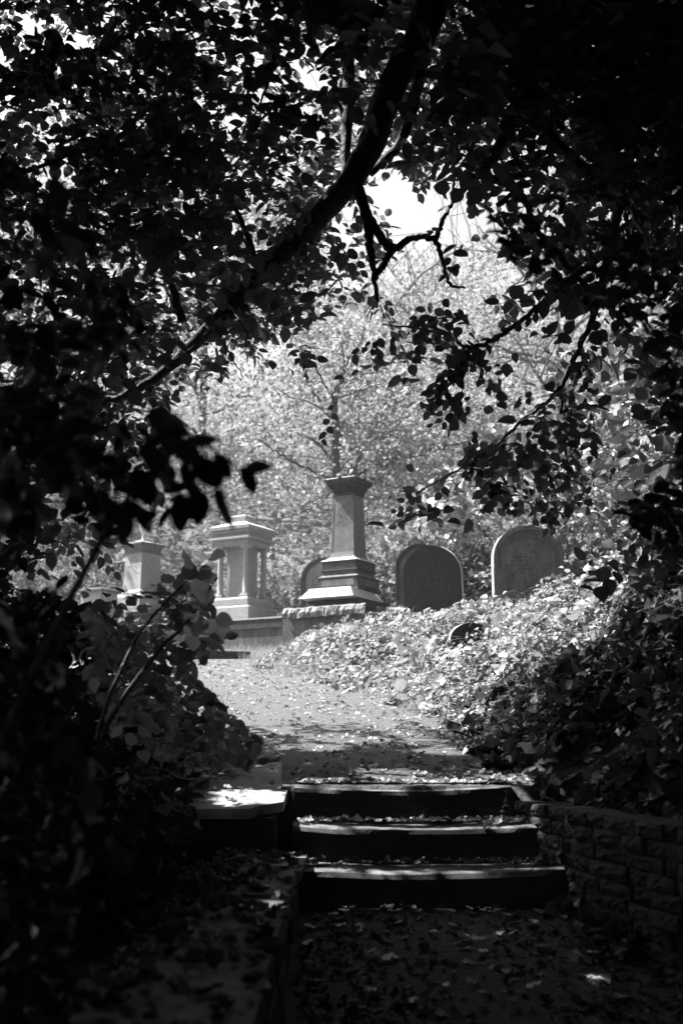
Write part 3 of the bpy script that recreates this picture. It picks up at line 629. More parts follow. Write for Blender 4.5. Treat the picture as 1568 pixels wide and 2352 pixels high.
def openmask(px, py, f=1.0):
    k = np.ones(len(px), bool)
    for (hx, hy, r) in HOLES: k &= ((px-hx)**2+(py-hy)**2) > (r*f*(1+.3*np.sin(np.arctan2(py-hy, px-hx)*3+hx)+.22*np.sin(np.arctan2(py-hy, px-hx)*7+hy)))**2
    return k | (rng.random(len(px)) < .012)
bt = empty('beech_tree', (2.6, 6.0, float(H(2.6, 6.0)))); tag(bt, 'dark beech leaning from the right bank with its heavy limb crossing the view', 'tree'); BO = np.array(bt.location)
mb = MB()
def limb(pl, r0, r1, n=8, jit=.0035, sides=9, wob=.05, base=None):
    P = [at(x, y, Y) for x, y, Y in pl]
    if base is not None: P = [np.array(base)]+P
    c = curve(P, n, jit); mb.tube(c-BO, np.linspace(r0, r1, len(c)), sides, wob); return c
main = limb([(1060, -230, 5.4), (985, 30, 5.5), (900, 200, 5.6), (820, 395, 5.7), (700, 530, 5.9), (590, 640, 6.1), (490, 745, 6.2), (380, 850, 6.4), (270, 915, 6.5), (180, 930, 6.6)], .105, .012)
trk = curve([BO-np.array([0, 0, .5]), BO+np.array([.1, -.1, 2.2]), BO+np.array([-.7, -.3, 4.6]), at(1060, -230, 5.4)], 10, .01); mb.tube(trk-BO, np.linspace(.26, .12, len(trk)), 12, .05)
up = curve([trk[18], trk[18]+np.array([.5, .3, 2.2]), trk[18]+np.array([.2, .6, 5])], 8, .02); mb.tube(up-BO, np.linspace(.17, .05, len(up)), 9, .04)
limb([(815, 410, 5.7), (842, 500, 5.7), (850, 570, 5.7), (858, 625, 5.7), (866, 690, 5.7)], .036, .010)
tJ = limb([(835, 480, 5.7), (880, 552, 5.7), (905, 570, 5.7), (950, 545, 5.7), (1000, 552, 5.7), (1018, 610, 5.7), (1035, 655, 5.7), (1068, 662, 5.7)], .030, .006)
limb([(905, 570, 5.7), (880, 605, 5.7), (860, 640, 5.7)], .022, .018)
tK = limb([(1000, 550, 5.7), (1020, 500, 5.75), (1040, 455, 5.8), (1040, 400, 5.8)], .016, .008)
limb([(985, 60, 5.7), (930, 300, 5.8), (850, 400, 5.8)], .04, .02)
limb([(790, 0, 6.3), (800, 200, 6.2), (790, 420, 6.1)], .05, .03)
limb([(400, 270, 5.6), (300, 400, 5.7), (180, 500, 5.8), (90, 600, 5.8)], .04, .02)
limb([(600, 650, 6.1), (560, 520, 6.0), (510, 430, 5.9), (430, 330, 5.8), (240, 150, 5.5)], .02, .006)
limb([(420, 740, 6.2), (390, 640, 6.1), (340, 530, 6.0)], .03, .012)
limb([(0, 495, 5.9), (120, 500, 5.9), (240, 520, 5.8)], .01, .006)
# right hand boughs
limb([(1640, 200, 5.0), (1520, 110, 5.0), (1400, 20, 4.9), (1300, -120, 4.8)], .06, .05)
limb([(1420, 470, 5.2), (1290, 340, 5.3), (1200, 260, 5.3), (1120, 380, 5.3), (1060, 440, 5.4)], .03, .02)
limb([(1210, 400, 5.3), (1130, 410, 5.3), (1195, 445, 5.3), (1230, 520, 5.3), (1300, 610, 5.2), (1380, 690, 5.2), (1450, 760, 5.2)], .018, .012)
SPR = []
tA = limb([(1440, 420, 5.0), (1400, 560, 5.1), (1380, 660, 5.2), (1350, 760, 5.3), (1310, 840, 5.4), (1280, 900, 5.5), (1200, 965, 5.7), (1140, 1020, 5.9), (1050, 1080, 6.2), (960, 1130, 6.5)], .024, .004, sides=6)
tB = limb([(1420, 560, 5.1), (1290, 655, 5.2), (1200, 735, 5.3), (1110, 790, 5.4), (1060, 792, 5.4), (1030, 765, 5.5), (960, 755, 5.6), (880, 745, 5.7)], .018, .004, sides=6)
tC = limb([(1075, 792, 5.4), (1066, 860, 5.5), (1040, 880, 5.5), (980, 915, 5.6)], .009, .003, sides=5)
tD = limb([(1066, 830, 5.5), (1062, 880, 5.5), (1058, 910, 5.5)], .006, .003, sides=5)
tE = limb([(1290, 890, 5.5), (1295, 960, 5.5), (1330, 1010, 5.4), (1300, 1060, 5.4)], .008, .003, sides=5)
tF = limb([(1090, 1050, 6.1), (1130, 1100, 6.1), (1180, 1120, 6.0)], .007, .003, sides=5)
tG = limb([(700, 810, 6.1), (740, 870, 6.1), (770, 930, 6.1)], .006, .002, sides=5)
tH = limb([(1250, 1060, 6.4), (1270, 1120, 6.4), (1285, 1165, 6.3)], .012, .004, sides=5)
tI = limb([(490, 745, 6.2), (520, 800, 6.2), (560, 870, 6.2)], .008, .003, sides=5)
# secondary boughs through the crown so that the leaves hang on wood
for i in range(60):
    px, py = rng.uniform(-300, 1700), rng.uniform(-700, 700)
    if dens(np.array([px]), np.array([py]))[0] < 4 and py > 0: continue
    Y = rng.uniform(5, 7.2); a = rng.uniform(0, 2*PI); b = (px+rng.uniform(-350, 350), py+rng.uniform(-250, 250))
    mid = ((px+b[0])/2+rng.normal(0, 40), (py+b[1])/2+rng.normal(0, 40))
    if openmask(np.array([b[0], mid[0]]), np.array([b[1], mid[1]]), 1.1).all(): limb([(px, py, Y), (mid[0], mid[1], Y+.2), (b[0], b[1], Y+.1)], rng.uniform(.008, .022), .004, sides=5, n=6)
mb.build('trunk', M['bark'], bt, smooth=True)
segs = []; LP = []
def collect(cen, ax, k, L, ls, f=.85, mask=True, **kw):
    P, D, Nn, S, seg = sprays(cen, ax, k, L, ls, **kw)
    px, py = proj(P)
    ok = (openmask(px, py, f) if mask else np.ones(len(P), bool)) & sunlit(P)
    o2 = np.ones(len(cen), bool)
    for e_ in (seg[0], seg[1], (seg[0]+seg[1])/2): px2, py2 = proj(e_); o2 &= openmask(px2, py2, f)
    segs.append((seg[0][o2], seg[1][o2])); LP.append((P[ok], D[ok], Nn[ok], S[ok]))
n = 60000; px = rng.uniform(-350, 1950, n); py = rng.uniform(-250, 1300, n); dd = dens(px, py)
keep = (rng.random(n) < (dd/8.0)**1.2*.15) & openmask(px, py, 1.0)
px, py = px[keep], py[keep]; nn = len(px)
LIMB = np.array([(985, 30), (900, 200), (820, 395), (760, 465), (700, 530), (645, 585), (590, 640), (540, 695), (490, 745), (435, 800), (380, 850), (320, 885), (270, 915), (845, 540), (940, 100), (860, 300)], float)
LD = np.min(np.hypot(px[:, None]-LIMB[:, 0], py[:, None]-LIMB[:, 1]), axis=1)
cen = at(px, py, np.where((LD < 130) & (rng.random(nn) < .93), rng.uniform(6.3, 8.6, nn), rng.uniform(4.8, 7.8, nn))); a = rng.uniform(0, 2*PI, nn)
collect(cen, np.stack([np.cos(a), np.sin(a), rng.normal(-.1, .25, nn)], -1), 8, .40, .092, up=(0, -.75, .6))
for c, dn, sp in ((tA, 1, .16), (tB, 1, .14), (tC, 1, .12), (tD, 1, .12), (tE, 1, .14), (tF, 2, .14), (tG, 1, .12), (tH, 1, .12), (tI, 2, .12), (main[30:], 3, .2), (tJ[20:], 1, .1), (tK, 2, .1)):
    cc = np.repeat(c, dn, 0)+rng.normal(0, .06, (len(c)*dn, 3)); d0 = np.repeat(norm(np.gradient(c, axis=0)), dn, 0); k = rng.random(len(cc)) < .6
    cc, d0 = cc[k], d0[k]; collect(cc, d0*.5+rng.normal(0, .5, cc.shape)+np.array([0, 0, -.35]), 6, .24, .07, f=.6, up=(0, -.7, .6))
A = [np.concatenate([q[i] for q in LP]) for i in range(4)]
leaves('crown', *A, LEAFY, M['beech'], bt); twigmesh(segs, .0018, M['bark'], bt, 'twigs')
print('beech leaves', len(A[0]))
# ------------------------------------------------------------------ tall beeches added to shade the foreground (left of the path, behind and over the camera)
def inray(P, tgt, rad):
    r = P-np.array(tgt); t = r@SUNV; d = np.linalg.norm(r-t[:, None]*SUNV, axis=1); return (t > 0) & (d < rad)
def shadetree(x, y, h, label, lo, hi, n, ls=.11):
    z = float(H(x, y)); m = empty('beech_tree', (x, y, z)); tag(m, label, 'tree', 'added beeches shading the steps'); org = np.array(m.location); mb = MB(); tips = []
    tp = curve([(0, 0, -.4), (.1, .1, h*.4), (-.1, .2, h*.9)], 8, .02); mb.tube(tp, np.linspace(.28, .08, len(tp)), 12, .04)
    lo = np.array(lo, float); hi = np.array(hi, float)
    for i in range(26):
        e = rng.uniform(lo, hi)-org; s = tp[rng.integers(6, len(tp))]; px_, py_ = proj(e+org)
        mb.tube(curve([s, (s+e)/2+np.array([0, 0, .5]), e], 6, .03), np.linspace(.06, .012, 13), 6)
    mb.build('trunk', M['bark'], m)
    P0 = rng.uniform(lo, hi, (n//9, 3)); a = rng.uniform(0, 2*PI, len(P0))
    P, D, Nn, S, seg = sprays(P0, np.stack([np.cos(a), np.sin(a), rng.normal(-.1, .2, len(P0))], -1), 9, .7, ls)
    px, py = proj(P); vis = (P[:, 1] > .8) & (px > -30) & (px < 1600) & (py > -30) & (py < 1900)
    ok = ~vis | ((dens(px, py) > 7.5) & openmask(px, py, 1.15) & (py < 700) & ((np.min(np.hypot(px[:, None]-LIMB[:, 0], py[:, None]-LIMB[:, 1]), axis=1) > 95)))
    ok &= sunlit(P)
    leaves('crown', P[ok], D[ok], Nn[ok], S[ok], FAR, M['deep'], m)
shadetree(-3.6, 3.0, 9, 'tall beech added left of the steps to shade the foreground', (-9, -2, 4.2), (-.5, 6.6, 9), 120000, .135)
shadetree(3.4, 1.5, 9, 'tall beech added right of the steps to shade the foreground', (-1, -2, 4.4), (6.5, 6.8, 9.5), 80000, .135)
shadetree(-1.5, -5.0, 9, 'unseen beech added behind the viewpoint to shade the foreground', (-9, -10, 1), (8, -1, 8), 70000, .15)
# ------------------------------------------------------------------ near dark foliage, left
def polybush(name, base, polys, label, mat, tpl, ls, k, L, cat='shrub', upj=.5, up=(0, -.2, 1), droop=.15, axm=(.5, 0, -.2), stems=5, gl=None):
    base = np.array([base[0], base[1], float(H(base[0], base[1]))]); m = empty(name, base); tag(m, label, cat, gl); PP = []; sg = []
    for poly, n, Y0, Y1 in polys:
        c = polypts(poly, n, Y0, Y1); c = c[c[:, 2] > H(c[:, 0], c[:, 1])+.02]
        P, D, Nn, S, seg = sprays(c, np.array(axm)+rng.normal(0, .5, c.shape), k, L, ls, upj=upj, up=up, droop=droop)
        px, py = proj(P+.5*norm(D)*S[:, None]); ok = inpoly(px, py, poly) & sunlit(P)
        PP.append((P[ok], D[ok], Nn[ok], S[ok])); px, py = proj(seg[1]); o2 = inpoly(px, py, poly); sg.append((seg[0][o2], seg[1][o2]))
    A = [np.concatenate([q[i] for q in PP]) for i in range(4)]; mb = MB(); al = np.concatenate([s[0] for s in sg])
    for i in rng.choice(len(al), min(stems, len(al)), False):
        e = al[i]-base; mb.tube(curve([(rng.normal(0, .08), rng.normal(0, .08), -.1), e*.5+np.array([0, 0, .15]), e], 6, .008), np.linspace(.014, .003, 13), 5)
    mb.build('stems', M['bark'], m); leaves('foliage', *A, tpl, mat, m); twigmesh(sg, .0018, M['bark'], m, 'twigs'); return m
L1 = [(-250, 450), (60, 560), (120, 345), (180, 380), (170, 470), (300, 600), (330, 760), (240, 860), (260, 900), (380, 945), (400, 1000), (470, 1020), (455, 1190), (400, 1200), (350, 1200), (250, 1240), (160, 1190), (100, 1100), (60, 1210), (-250, 1250)]
L2 = [(500, 1010), (560, 1010), (600, 1060), (580, 1110), (520, 1150), (460, 1060)]
L3 = [(-250, 1230), (130, 1290), (160, 1340), (150, 1500), (200, 1640), (240, 1800), (200, 2000), (160, 2200), (100, 2400), (-250, 2450)]
polybush('holly_bush', (-1.1, 1.3), [(L1, 85, 1.5, 2.3), (L3, 200, 1.7, 2.8)], 'black out of focus holly bush close on the left edge', M['near'], LONG, .06, 8, .17)
# the blurred spray that reaches in over the pale monument
m = empty('holly_spray', (-.75, 1.7, float(H(-.75, 1.7)))); tag(m, 'dark blurred holly shoot reaching toward the columned monument', 'branch'); BOb = np.array(m.location)
ends = [((595, 1075), (30, -8)), ((570, 1105), (22, 30)), ((518, 1172), (3, 45)), ((512, 1072), (24, 26)), ((465, 1012), (38, -4)), ((440, 1100), (10, 50)), ((480, 1085), (20, 40)), ((400, 975), (30, 20)), ((415, 1180), (-4, 45)), ((390, 1010), (35, 12)), ((455, 1165), (2, 42)), ((370, 965), (10, 30)), ((350, 1050), (30, 30)), ((330, 1120), (20, 45)), ((430, 1040), (28, 32))]
ends = [(e_, (d_[0]*1.08, d_[1]*1.08)) for e_, d_ in ends]
P = np.array([at(x-dx, y-dy, 1.75+rng.normal(0, .05)) for (x, y), (dx, dy) in ends]); Q = np.array([at(x+dx, y+dy, 1.75+rng.normal(0, .03)) for (x, y), (dx, dy) in ends])
mbt = MB(); hub = at(420, 1030, 1.75); mbt.tube(curve([(0, 0, 0), at(200, 1300, 1.8)-BOb, hub-BOb, at(560, 1080, 1.75)-BOb], 8, .001), np.linspace(.01, .001, 25), 5)
mbt.build('stem', M['bark'], m); leaves('foliage', P, Q-P, np.array([0, -1, .3])+rng.normal(0, .2, P.shape), np.linalg.norm(Q-P, axis=1), LONG, M['near'], m)
# hazel scrub left of the path, lighter and partly back lit
H1 = [(430, 1290), (480, 1300), (500, 1400), (545, 1470), (480, 1500), (440, 1560), (540, 1640), (620, 1730), (600, 1760), (430, 1780), (250, 1700), (180, 1500), (200, 1330), (330, 1370)]
H2 = [(-100, 1300), (210, 1400), (330, 1560), (460, 1690), (560, 1755), (440, 1780), (330, 1900), (-100, 2100)]
H3 = [(-100, 1750), (480, 1790), (430, 1950), (380, 2100), (200, 2200), (-100, 2300)]
polybush('hazel_shrub', (-1.6, 5.8), [(H1, 170, 4.0, 5.4), ([(300, 1400), (440, 1560), (540, 1640), (620, 1740), (560, 1765), (300, 1760)], 150, 5.4, 7.0)], 'hazel shrub with grey translucent leaves at the left of the path', M['hazel'], LEAFY, .07, 7, .26)
polybush('hazel_sapling', (-1.0, 3.6), [([(400, 1280), (500, 1270), (500, 1400), (545, 1440), (530, 1490), (400, 1480)], 14, 3.4, 4.0)], 'hazel sapling with a few large pale leaves overlapping the terrace wall', M['sapl'], LEAFY, .10, 4, .26)
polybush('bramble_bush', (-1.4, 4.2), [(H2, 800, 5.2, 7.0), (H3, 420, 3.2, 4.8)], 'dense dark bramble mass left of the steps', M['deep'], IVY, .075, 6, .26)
# near dark foliage at right
R1 = [(1100, 500), (1250, 420), (1620, 350), (1700, 1350), (1580, 1150), (1530, 950), (1480, 800), (1380, 700), (1200, 620)]
polybush('holly_bush', (1.5, 2.2), [(R1, 95, 2.2, 3.2), ([(1380, 1090), (1430, 1130), (1600, 1050), (1640, 1300), (1480, 1230), (1400, 1170)], 26, 2.6, 3.4)], 'dark blurred holly leaves hanging at the upper right edge', M['near'], LONG, .06, 7, .2, axm=(-.4, .1, -.3))
polybush('hazel_tree', (3.3, 9.3), [([(1090, 1000), (1200, 930), (1300, 800), (1420, 740), (1600, 700), (1640, 1250), (1500, 1280), (1330, 1200), (1150, 1170), (960, 1230), (900, 1180)], 260, 7.4, 9.8)], 'hazel with large sunlit leaves overhanging the right headstones', M['hazel'], LEAFY, .10, 7, .34, cat='tree', axm=(-.5, -.2, -.2), up=(-.3, -.6, .7))
# ------------------------------------------------------------------ ground cover
def cover(name, x0, x1, y0, y1, n, ls, mat, test, thick, tpl=IVY, label=None, cat=None, tilt=.42):
    x = rng.uniform(x0, x1, n); y = rng.uniform(y0, y1, n); k = test(x, y); x, y = x[k], y[k]
    mm = vn(x*1.1+3, y*1.1)*.35+vn(x*2.3, y*2.3)*.4+vn(x*5.3+5, y*5.3)*.25; hole = np.clip((mm-.26)/.12, .12, 1); kk = rng.random(len(x)) < hole; x, y, mm = x[kk], y[kk], mm[kk]; mound = thick(x, y)*2.1*np.clip(mm-.18, 0, 1)**1.15; z = H(x, y)+.02+mound*rng.uniform(.3, 1, len(x))**.6
    P = np.stack([x, y, z], -1); Nn = np.array([-.35, -.25, 1.])+rng.normal(0, tilt, P.shape); D = rng.normal(0, 1, P.shape)+np.array([0, -.5, -.4])
    o = leaves(name, P, D, Nn, ls*np.exp(rng.normal(-.12, .38, len(P))), tpl, mat); tag(o, label, cat, kind='stuff'); return o
def uvof(x, y): dx = x-W0[0]; dy = y-17.; return dx*UV_U[0]+dy*UV_U[1], dx*UV_V[0]+dy*UV_V[1]
def free(x, y):
    u, v = uvof(x, y); t = ~((v > -.15) & (u > -1.5) & (u < 9) & (v < 3.2)); 
    for p, r, b in ((p2, .42, .08), (pr, .5, .08), (p5, .22, .45), (p6, .22, .45)): t &= ~((np.abs(x-p[0]) < r) & (y < p[1]+.08) & (y > p[1]-b) & ((b < 1) | (rng.random(len(x)) < .97)))
    return t
thk = lambda x, y: np.clip((x-XR(y)+.05)/.5, .1, 1)*np.interp(y, [8, 12, 14, 16], [.36, .32, .26, .3])*np.where((y > 12.6) & (y < 15.2) & (x > .9) & (x < 3.3), .35, 1)
cover('ivy_ground_cover', -1.2, 7, 8.2, 19, 120000, .05, M['ivy'], lambda x, y: (x > XR(y)-.1+.6*(vn(x*2, y*2)-.55)) & free(x, y) & (rng.random(len(x)) < np.clip(1.4-(x-XR(y))/6, .3, 1)), thk, label='sunlit ivy and bramble covering the bank below the headstones', cat='ivy')
cover('bramble_ground_cover', -1.2, 5, 8.0, 15.5, 9000, .07, M['hazelb'], lambda x, y: (x > XR(y)-.1) & free(x, y) & (vn(x*.9+7, y*.9) > .45), lambda x, y: thk(x, y)*1.25, tpl=BEECH, label='larger bramble leaves scrambling through the ivy bank', cat='bramble')
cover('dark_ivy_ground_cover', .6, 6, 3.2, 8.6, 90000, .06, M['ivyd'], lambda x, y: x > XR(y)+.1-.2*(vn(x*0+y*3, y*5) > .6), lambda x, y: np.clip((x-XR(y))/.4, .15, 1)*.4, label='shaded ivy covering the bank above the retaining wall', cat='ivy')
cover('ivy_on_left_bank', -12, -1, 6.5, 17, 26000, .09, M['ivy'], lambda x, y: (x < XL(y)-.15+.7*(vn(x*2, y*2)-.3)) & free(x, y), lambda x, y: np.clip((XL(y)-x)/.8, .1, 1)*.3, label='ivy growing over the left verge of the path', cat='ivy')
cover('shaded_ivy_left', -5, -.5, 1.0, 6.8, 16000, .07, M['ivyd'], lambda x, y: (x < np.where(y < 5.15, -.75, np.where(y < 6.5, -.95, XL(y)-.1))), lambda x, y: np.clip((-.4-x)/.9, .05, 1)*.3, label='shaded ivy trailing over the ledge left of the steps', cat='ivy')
cover('woodland_undergrowth', -34, 34, 20, 88, 90000, .2, M['far2'], lambda x, y: free(x, y), lambda x, y: x*0+1.5, tpl=FAR, label='low sunlit undergrowth on the slope behind the graves', cat='undergrowth')
for i in range(26):
    yb = rng.uniform(8.3, 14); xb = float(XR(yb))+rng.uniform(.3, 2.6)
    if not free(np.array([xb]), np.array([yb]))[0] or abs(xb/yb-.173) < .045 or abs(xb/yb-.086) < .03: continue
    zb_ = float(H(xb, yb)); m = empty('bramble_shoot', (xb, yb, zb_)); a = rng.uniform(0, 6.28); L_ = rng.uniform(.35, .75); dv = np.array([math.cos(a), math.sin(a), 0])
    P = curve([(0, 0, 0), dv*L_*.3+np.array([0, 0, L_*.55]), dv*L_*.75+np.array([0, 0, L_*.7]), dv*L_*1.1+np.array([0, 0, L_*.45])], 7, .006); MB().tube(P, np.linspace(.004, .0015, len(P)), 4).build('stem', M['barkl'], m)
    k_ = np.repeat(np.arange(3, len(P)), 3); D = rng.normal(0, 1, (len(k_), 3))+[0, 0, -.1]; leaves('leaves', P[k_]+np.array(m.location), D, np.array([-.2, -.2, 1])+rng.normal(0, .5, D.shape), rng.uniform(.04, .075, len(k_)), BEECH, M['ivy'], m)
    tag(m, 'arching bramble shoot standing above the sunlit ivy bank', 'bramble', 'bramble shoots on the sunlit bank')
mb = MB()
for i in range(120):
    yb = rng.uniform(6.2, 14.5); xb = float(XR(yb))+rng.uniform(0, 2.4); a = rng.uniform(0, 6.28); P = []
    for k_ in range(7): xx, yy = xb+math.cos(a)*k_*.11+rng.normal(0, .02), yb+math.sin(a)*k_*.11+rng.normal(0, .02); P.append((xx, yy, float(H(xx, yy))+float(thk(np.float64(xx), np.float64(yy)))*.8+.1*math.sin(k_/6*PI)*rng.uniform(.3, 1.4)))
    mb.tube(curve(P, 3), .0028, 4)
o = mb.build('trailing_bramble_stems', M['barkl']); tag(o, 'thin dry bramble runners tangled over the ivy bank', 'bramble stems', kind='stuff')
# grass
n = 30000; x = rng.uniform(-5, .8, n); y = rng.uniform(8.5, 17, n); u, v = uvof(x, y)
k = (v < -.02) & ((x > XR(y)-.15-.09*(y-8.5)*vn(x*3, y*3)) | (y > 15.2) | (x < XL(y)+.2)) & (x < XR(y)+.45) & (vn(x*2, y*2) > .3); x, y = x[k], y[k]; P = np.stack([x, y, H(x, y)], -1)
o = leaves('grass', P, np.array([0, 0, 1.])+rng.normal(0, .35, P.shape), np.array([0, -1., 0])+rng.normal(0, .6, P.shape), rng.uniform(.05, .15, len(P)), BLADE, M['grass']); tag(o, 'rough sunlit grass at the foot of the terrace wall', 'grass', kind='stuff')
# leaf litter
def litter(name, x, y, z, ls, mat, label, up=.3):
    P = np.stack([x, y, z+.008], -1); o = leaves(name, P, rng.normal(0, 1, P.shape)*np.array([1, 1, .1]), np.array([0, 0, 1.])+rng.normal(0, up, P.shape), ls*rng.uniform(.4, 1.2, len(P)), CURL, mat); tag(o, label, 'leaf litter', kind='stuff'); return o
n = 5200; x = rng.uniform(-2.5, 1.2, n); y = 5.75+rng.uniform(0, 1, n)**1.5*9; k = (x > XL(y)) & (x < XR(y)+.1) & (rng.random(n) < .3+.7*np.clip((x-XL(y))/(XR(y)-XL(y)), 0, 1)); x, y = x[k], y[k]
litter('leaf_litter', x, y, H(x, y), .042, M['mid'], 'dead leaves strewn over the sunlit gravel path')
n = 6000; x = rng.uniform(-.15, 1.5, n); y = rng.uniform(1.5, 5, n); k = (x < XR(y)-.02) & (rng.random(n) < .25+.75*np.clip(abs(x-.45)/.7, 0, 1)); x, y = x[k], y[k]
litter('leaf_litter', x, y, H(x, y), .035, M['litter'], 'small dark leaf fragments covering the shaded lower path')
n = 2600; x = rng.uniform(-1.1, -.17, n); y = rng.uniform(1.5, 5.1, n); k = (x < -.4) | (rng.random(n) < .4); x, y = x[k], y[k]; litter('leaf_litter', x, y, np.where(x > -.5, .985, H(x, y)+.01), .05, M['litter'], 'dead leaves drifted on the ledge of the left wall')
for i, (yy, zt, xa, xb) in enumerate([(5.08, .936, -.18, .96), (5.38, 1.096, -.21, .9), (5.68, 1.264, -.22, .83)]):
    n = 150; x = rng.uniform(xa, xb, n); x = np.concatenate([x, xb-np.abs(rng.normal(0, .12, 50)), xa+np.abs(rng.normal(0, .08, 30))]); y = yy+np.abs(rng.normal(0, .09, len(x)))+.02; k = y < yy+.2; 
    litter('leaf_litter', x[k], y[k], np.full(k.sum(), zt), .035, M['bright'] if i else M['litter'], ['fallen leaves along the lowest tread', 'fallen leaves along the middle tread', 'fallen leaves along the top tread'][i])
n = 90; x = rng.uniform(-.95, -.3, n); y = rng.uniform(5.2, 6.4, n); k = (x < -.55) | (rng.random(n) < .3); x, y = x[k], y[k]; litter('leaf_litter', x, y, 1.178+.134*(y-5.16)+.0, .045, M['mid'], 'a few dead leaves lying on the pale slab beside the top step')
# single pale leaves on the lower path and ledge
fl = leaves('fallen_leaf', np.zeros((1, 3)), np.array([[0, 1., 0]]), np.array([[.1, 0, 1.]]), np.array([.072]), CURL, M['bright'])
sp = [(990, 2145), (1085, 2160), (1140, 2155), (1180, 2148), (1050, 2135), (790, 2130), (720, 2140), (850, 2195), (895, 2205), (905, 2170), (1110, 2190), (1330, 2205), (1310, 2220), (1345, 2195), (1390, 2260), (1020, 2275), (880, 2215), (760, 2105), (820, 2150), (1250, 2105), (1290, 2110), (1330, 2085), (1180, 2110), (1225, 2120), (1000, 2330), (800, 2310), (950, 2300), (860, 2280), (740, 2260), (1440, 2300), (1100, 2260), (1260, 2180), (1370, 2140), (1060, 2215), (930, 2120), (700, 2180), (720, 2220), (1150, 2240), (1200, 2060), (1280, 2068)]
GL = 'pale fallen leaves on the shaded lower path'
def onground(px, py):
    for Y in np.arange(2.0, 5.2, .01):
        p = at(px, py, Y)
        if p[2] <= H(p[0], p[1])+.006: return p
    return at(px, py, 4)
for i, (a, b) in enumerate(sp):
    o = fl if i == 0 else fl.copy()
    if i: C.objects.link(o)
    p = onground(a, b); o.location = (p[0], p[1], float(H(p[0], p[1]))+.016); o.rotation_euler = (rng.normal(0, .18), rng.normal(0, .18), rng.uniform(0, 6.28)); s = rng.uniform(.6, 1.05); o.scale = (s, s, s)
    tag(o, 'pale curled dead leaf lying on the dark lower path', 'fallen leaf', GL)
# trailing stems at the right
def vine(pl, label, r=.0035, nl=9):
    P = curve([at(*p) for p in pl], 8, .004); org = P[0]; m = empty('trailing_stem', org); tag(m, label, 'stem', None)
    MB().tube(P-org, np.linspace(r, r*.5, len(P)), 5).build('stem', M['barkl'], m); i = rng.choice(len(P), nl); D = rng.normal(0, 1, (nl, 3)); leaves('leaves', P[i], D, rng.normal(0, 1, (nl, 3)), rng.uniform(.02, .05, nl), IVY, M['ivy'], m)
vine([(1262, 1755, 5.4), (1245, 1820, 5.2), (1290, 1850, 5.0), (1300, 1900, 4.9), (1250, 1960, 4.9), (1215, 2000, 4.9)], 'thin pale stem curling down over the retaining wall end')
vine([(1290, 1850, 5.0), (1325, 1960, 4.5), (1335, 2060, 4.4), (1310, 2180, 4.3), (1270, 2240, 4.1), (1268, 2340, 3.8)], 'long hanging bramble stem with one pale leaf beside the wall', nl=4)
vine([(1165, 1820, 5.5), (1150, 1870, 5.4), (1125, 1900, 5.35), (1100, 1905, 5.3)], 'leafy trailing shoot across the end of the top riser', nl=14)
pl = np.array(pts[:4]); n = 900; t = rng.uniform(0, 2.99, n); i0 = t.astype(int); a = pl[i0]+(pl[np.minimum(i0+1, 3)]-pl[i0])*(t-i0)[:, None]
dz = np.abs(rng.exponential(.10, n))*(vn(t*7, t*0) > .35); P = np.stack([a[:, 0]-.02-rng.uniform(0, .05, n), a[:, 1]+.01, 1.21-dz], -1)
o = leaves('hanging_ivy', P, np.array([-.2, -.1, -1.])+rng.normal(0, .5, P.shape), np.array([-1., -.3, .3])+rng.normal(0, .4, P.shape), rng.uniform(.03, .07, n), IVY, M['ivyd']); tag(o, 'shaded ivy hanging over the face of the retaining wall', 'ivy', kind='stuff')
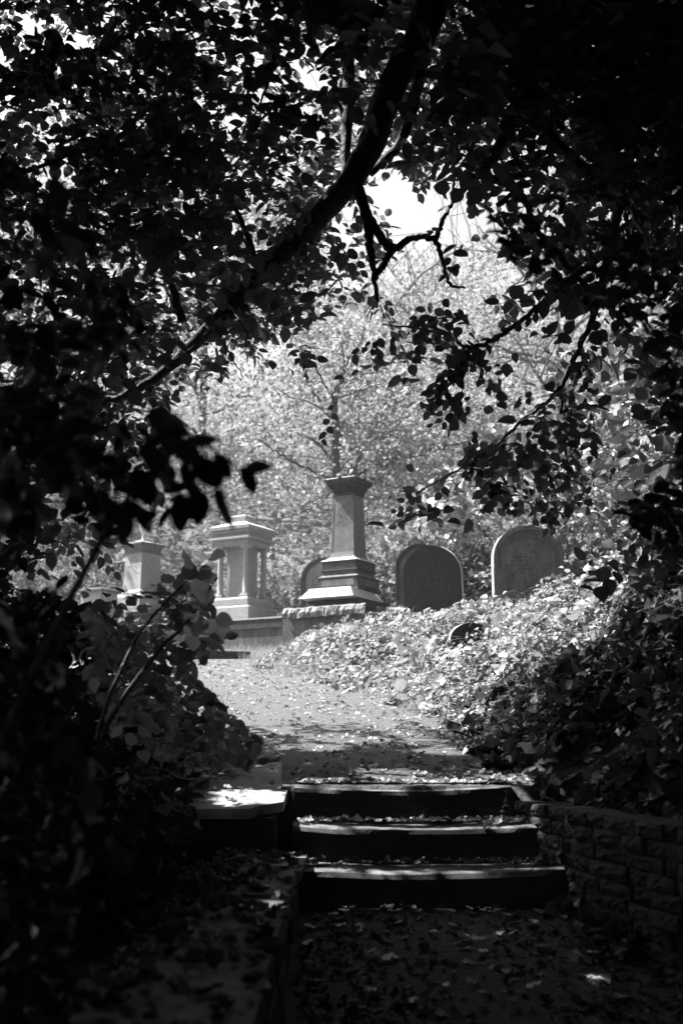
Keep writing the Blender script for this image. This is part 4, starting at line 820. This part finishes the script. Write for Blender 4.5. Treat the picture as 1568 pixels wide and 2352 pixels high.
# ------------------------------------------------------------------ air
def hazebox():
    o = MB().box(-45, 45, -12, 75, -6, 34).build('haze', bpy.data.materials.new('haze_air')); mt = o.data.materials[0]; mt.use_nodes = True; nt = mt.node_tree; nt.nodes.clear()
    out = nt.nodes.new('ShaderNodeOutputMaterial'); v = nt.nodes.new('ShaderNodeVolumePrincipled'); v.inputs['Color'].default_value = (.95, .95, .95, 1); v.inputs['Density'].default_value = .001; v.inputs['Anisotropy'].default_value = .2
    nt.links.new(v.outputs[0], out.inputs['Volume']); tag(o, kind='stuff')
HAZE = True
if HAZE: hazebox()
# ------------------------------------------------------------------ light, world, camera
w = bpy.data.worlds.new('World'); bpy.context.scene.world = w; w.use_nodes = True; nt = w.node_tree; nt.nodes.clear()
out = nt.nodes.new('ShaderNodeOutputWorld'); bg = nt.nodes.new('ShaderNodeBackground'); sk = nt.nodes.new('ShaderNodeTexSky'); sk.sky_type = 'NISHITA'; sk.sun_disc = False
sk.sun_elevation = EL; sk.sun_rotation = math.atan2(SUN[0], SUN[1]); sk.dust_density = 5; sk.air_density = 1
bw = nt.nodes.new('ShaderNodeRGBToBW'); nt.links.new(sk.outputs[0], bw.inputs[0]); nt.links.new(bw.outputs[0], bg.inputs[0]); bg.inputs[1].default_value = .062; nt.links.new(bg.outputs[0], out.inputs[0])
ld = bpy.data.lights.new('sun', 'SUN'); ld.energy = 4.8; ld.angle = math.radians(.6); lo = bpy.data.objects.new('sun', ld); C.objects.link(lo)
from mathutils import Vector
lo.rotation_euler = Vector(SUNV).to_track_quat('Z', 'Y').to_euler()
cd = bpy.data.cameras.new('camera'); co = bpy.data.objects.new('camera', cd); C.objects.link(co); co.location = (0, 0, 1.5); co.rotation_euler = (PI/2+TH, 0, 0)
cd.sensor_fit = 'VERTICAL'; cd.sensor_height = 36; cd.lens = 36*FP/2352; cd.clip_end = 2000; cd.clip_start = .05
cd.dof.use_dof = True; cd.dof.focus_distance = 7.5; cd.dof.aperture_fstop = 2.8
sc = bpy.context.scene; sc.camera = co
sc.view_settings.view_transform = 'Standard'; sc.view_settings.look = 'None'; sc.view_settings.exposure = 2.4; sc.view_settings.gamma = 1
sc.cycles.max_bounces = 6; sc.cycles.diffuse_bounces = 3; sc.cycles.transmission_bounces = 4; sc.cycles.glossy_bounces = 2; sc.cycles.volume_bounces = 0
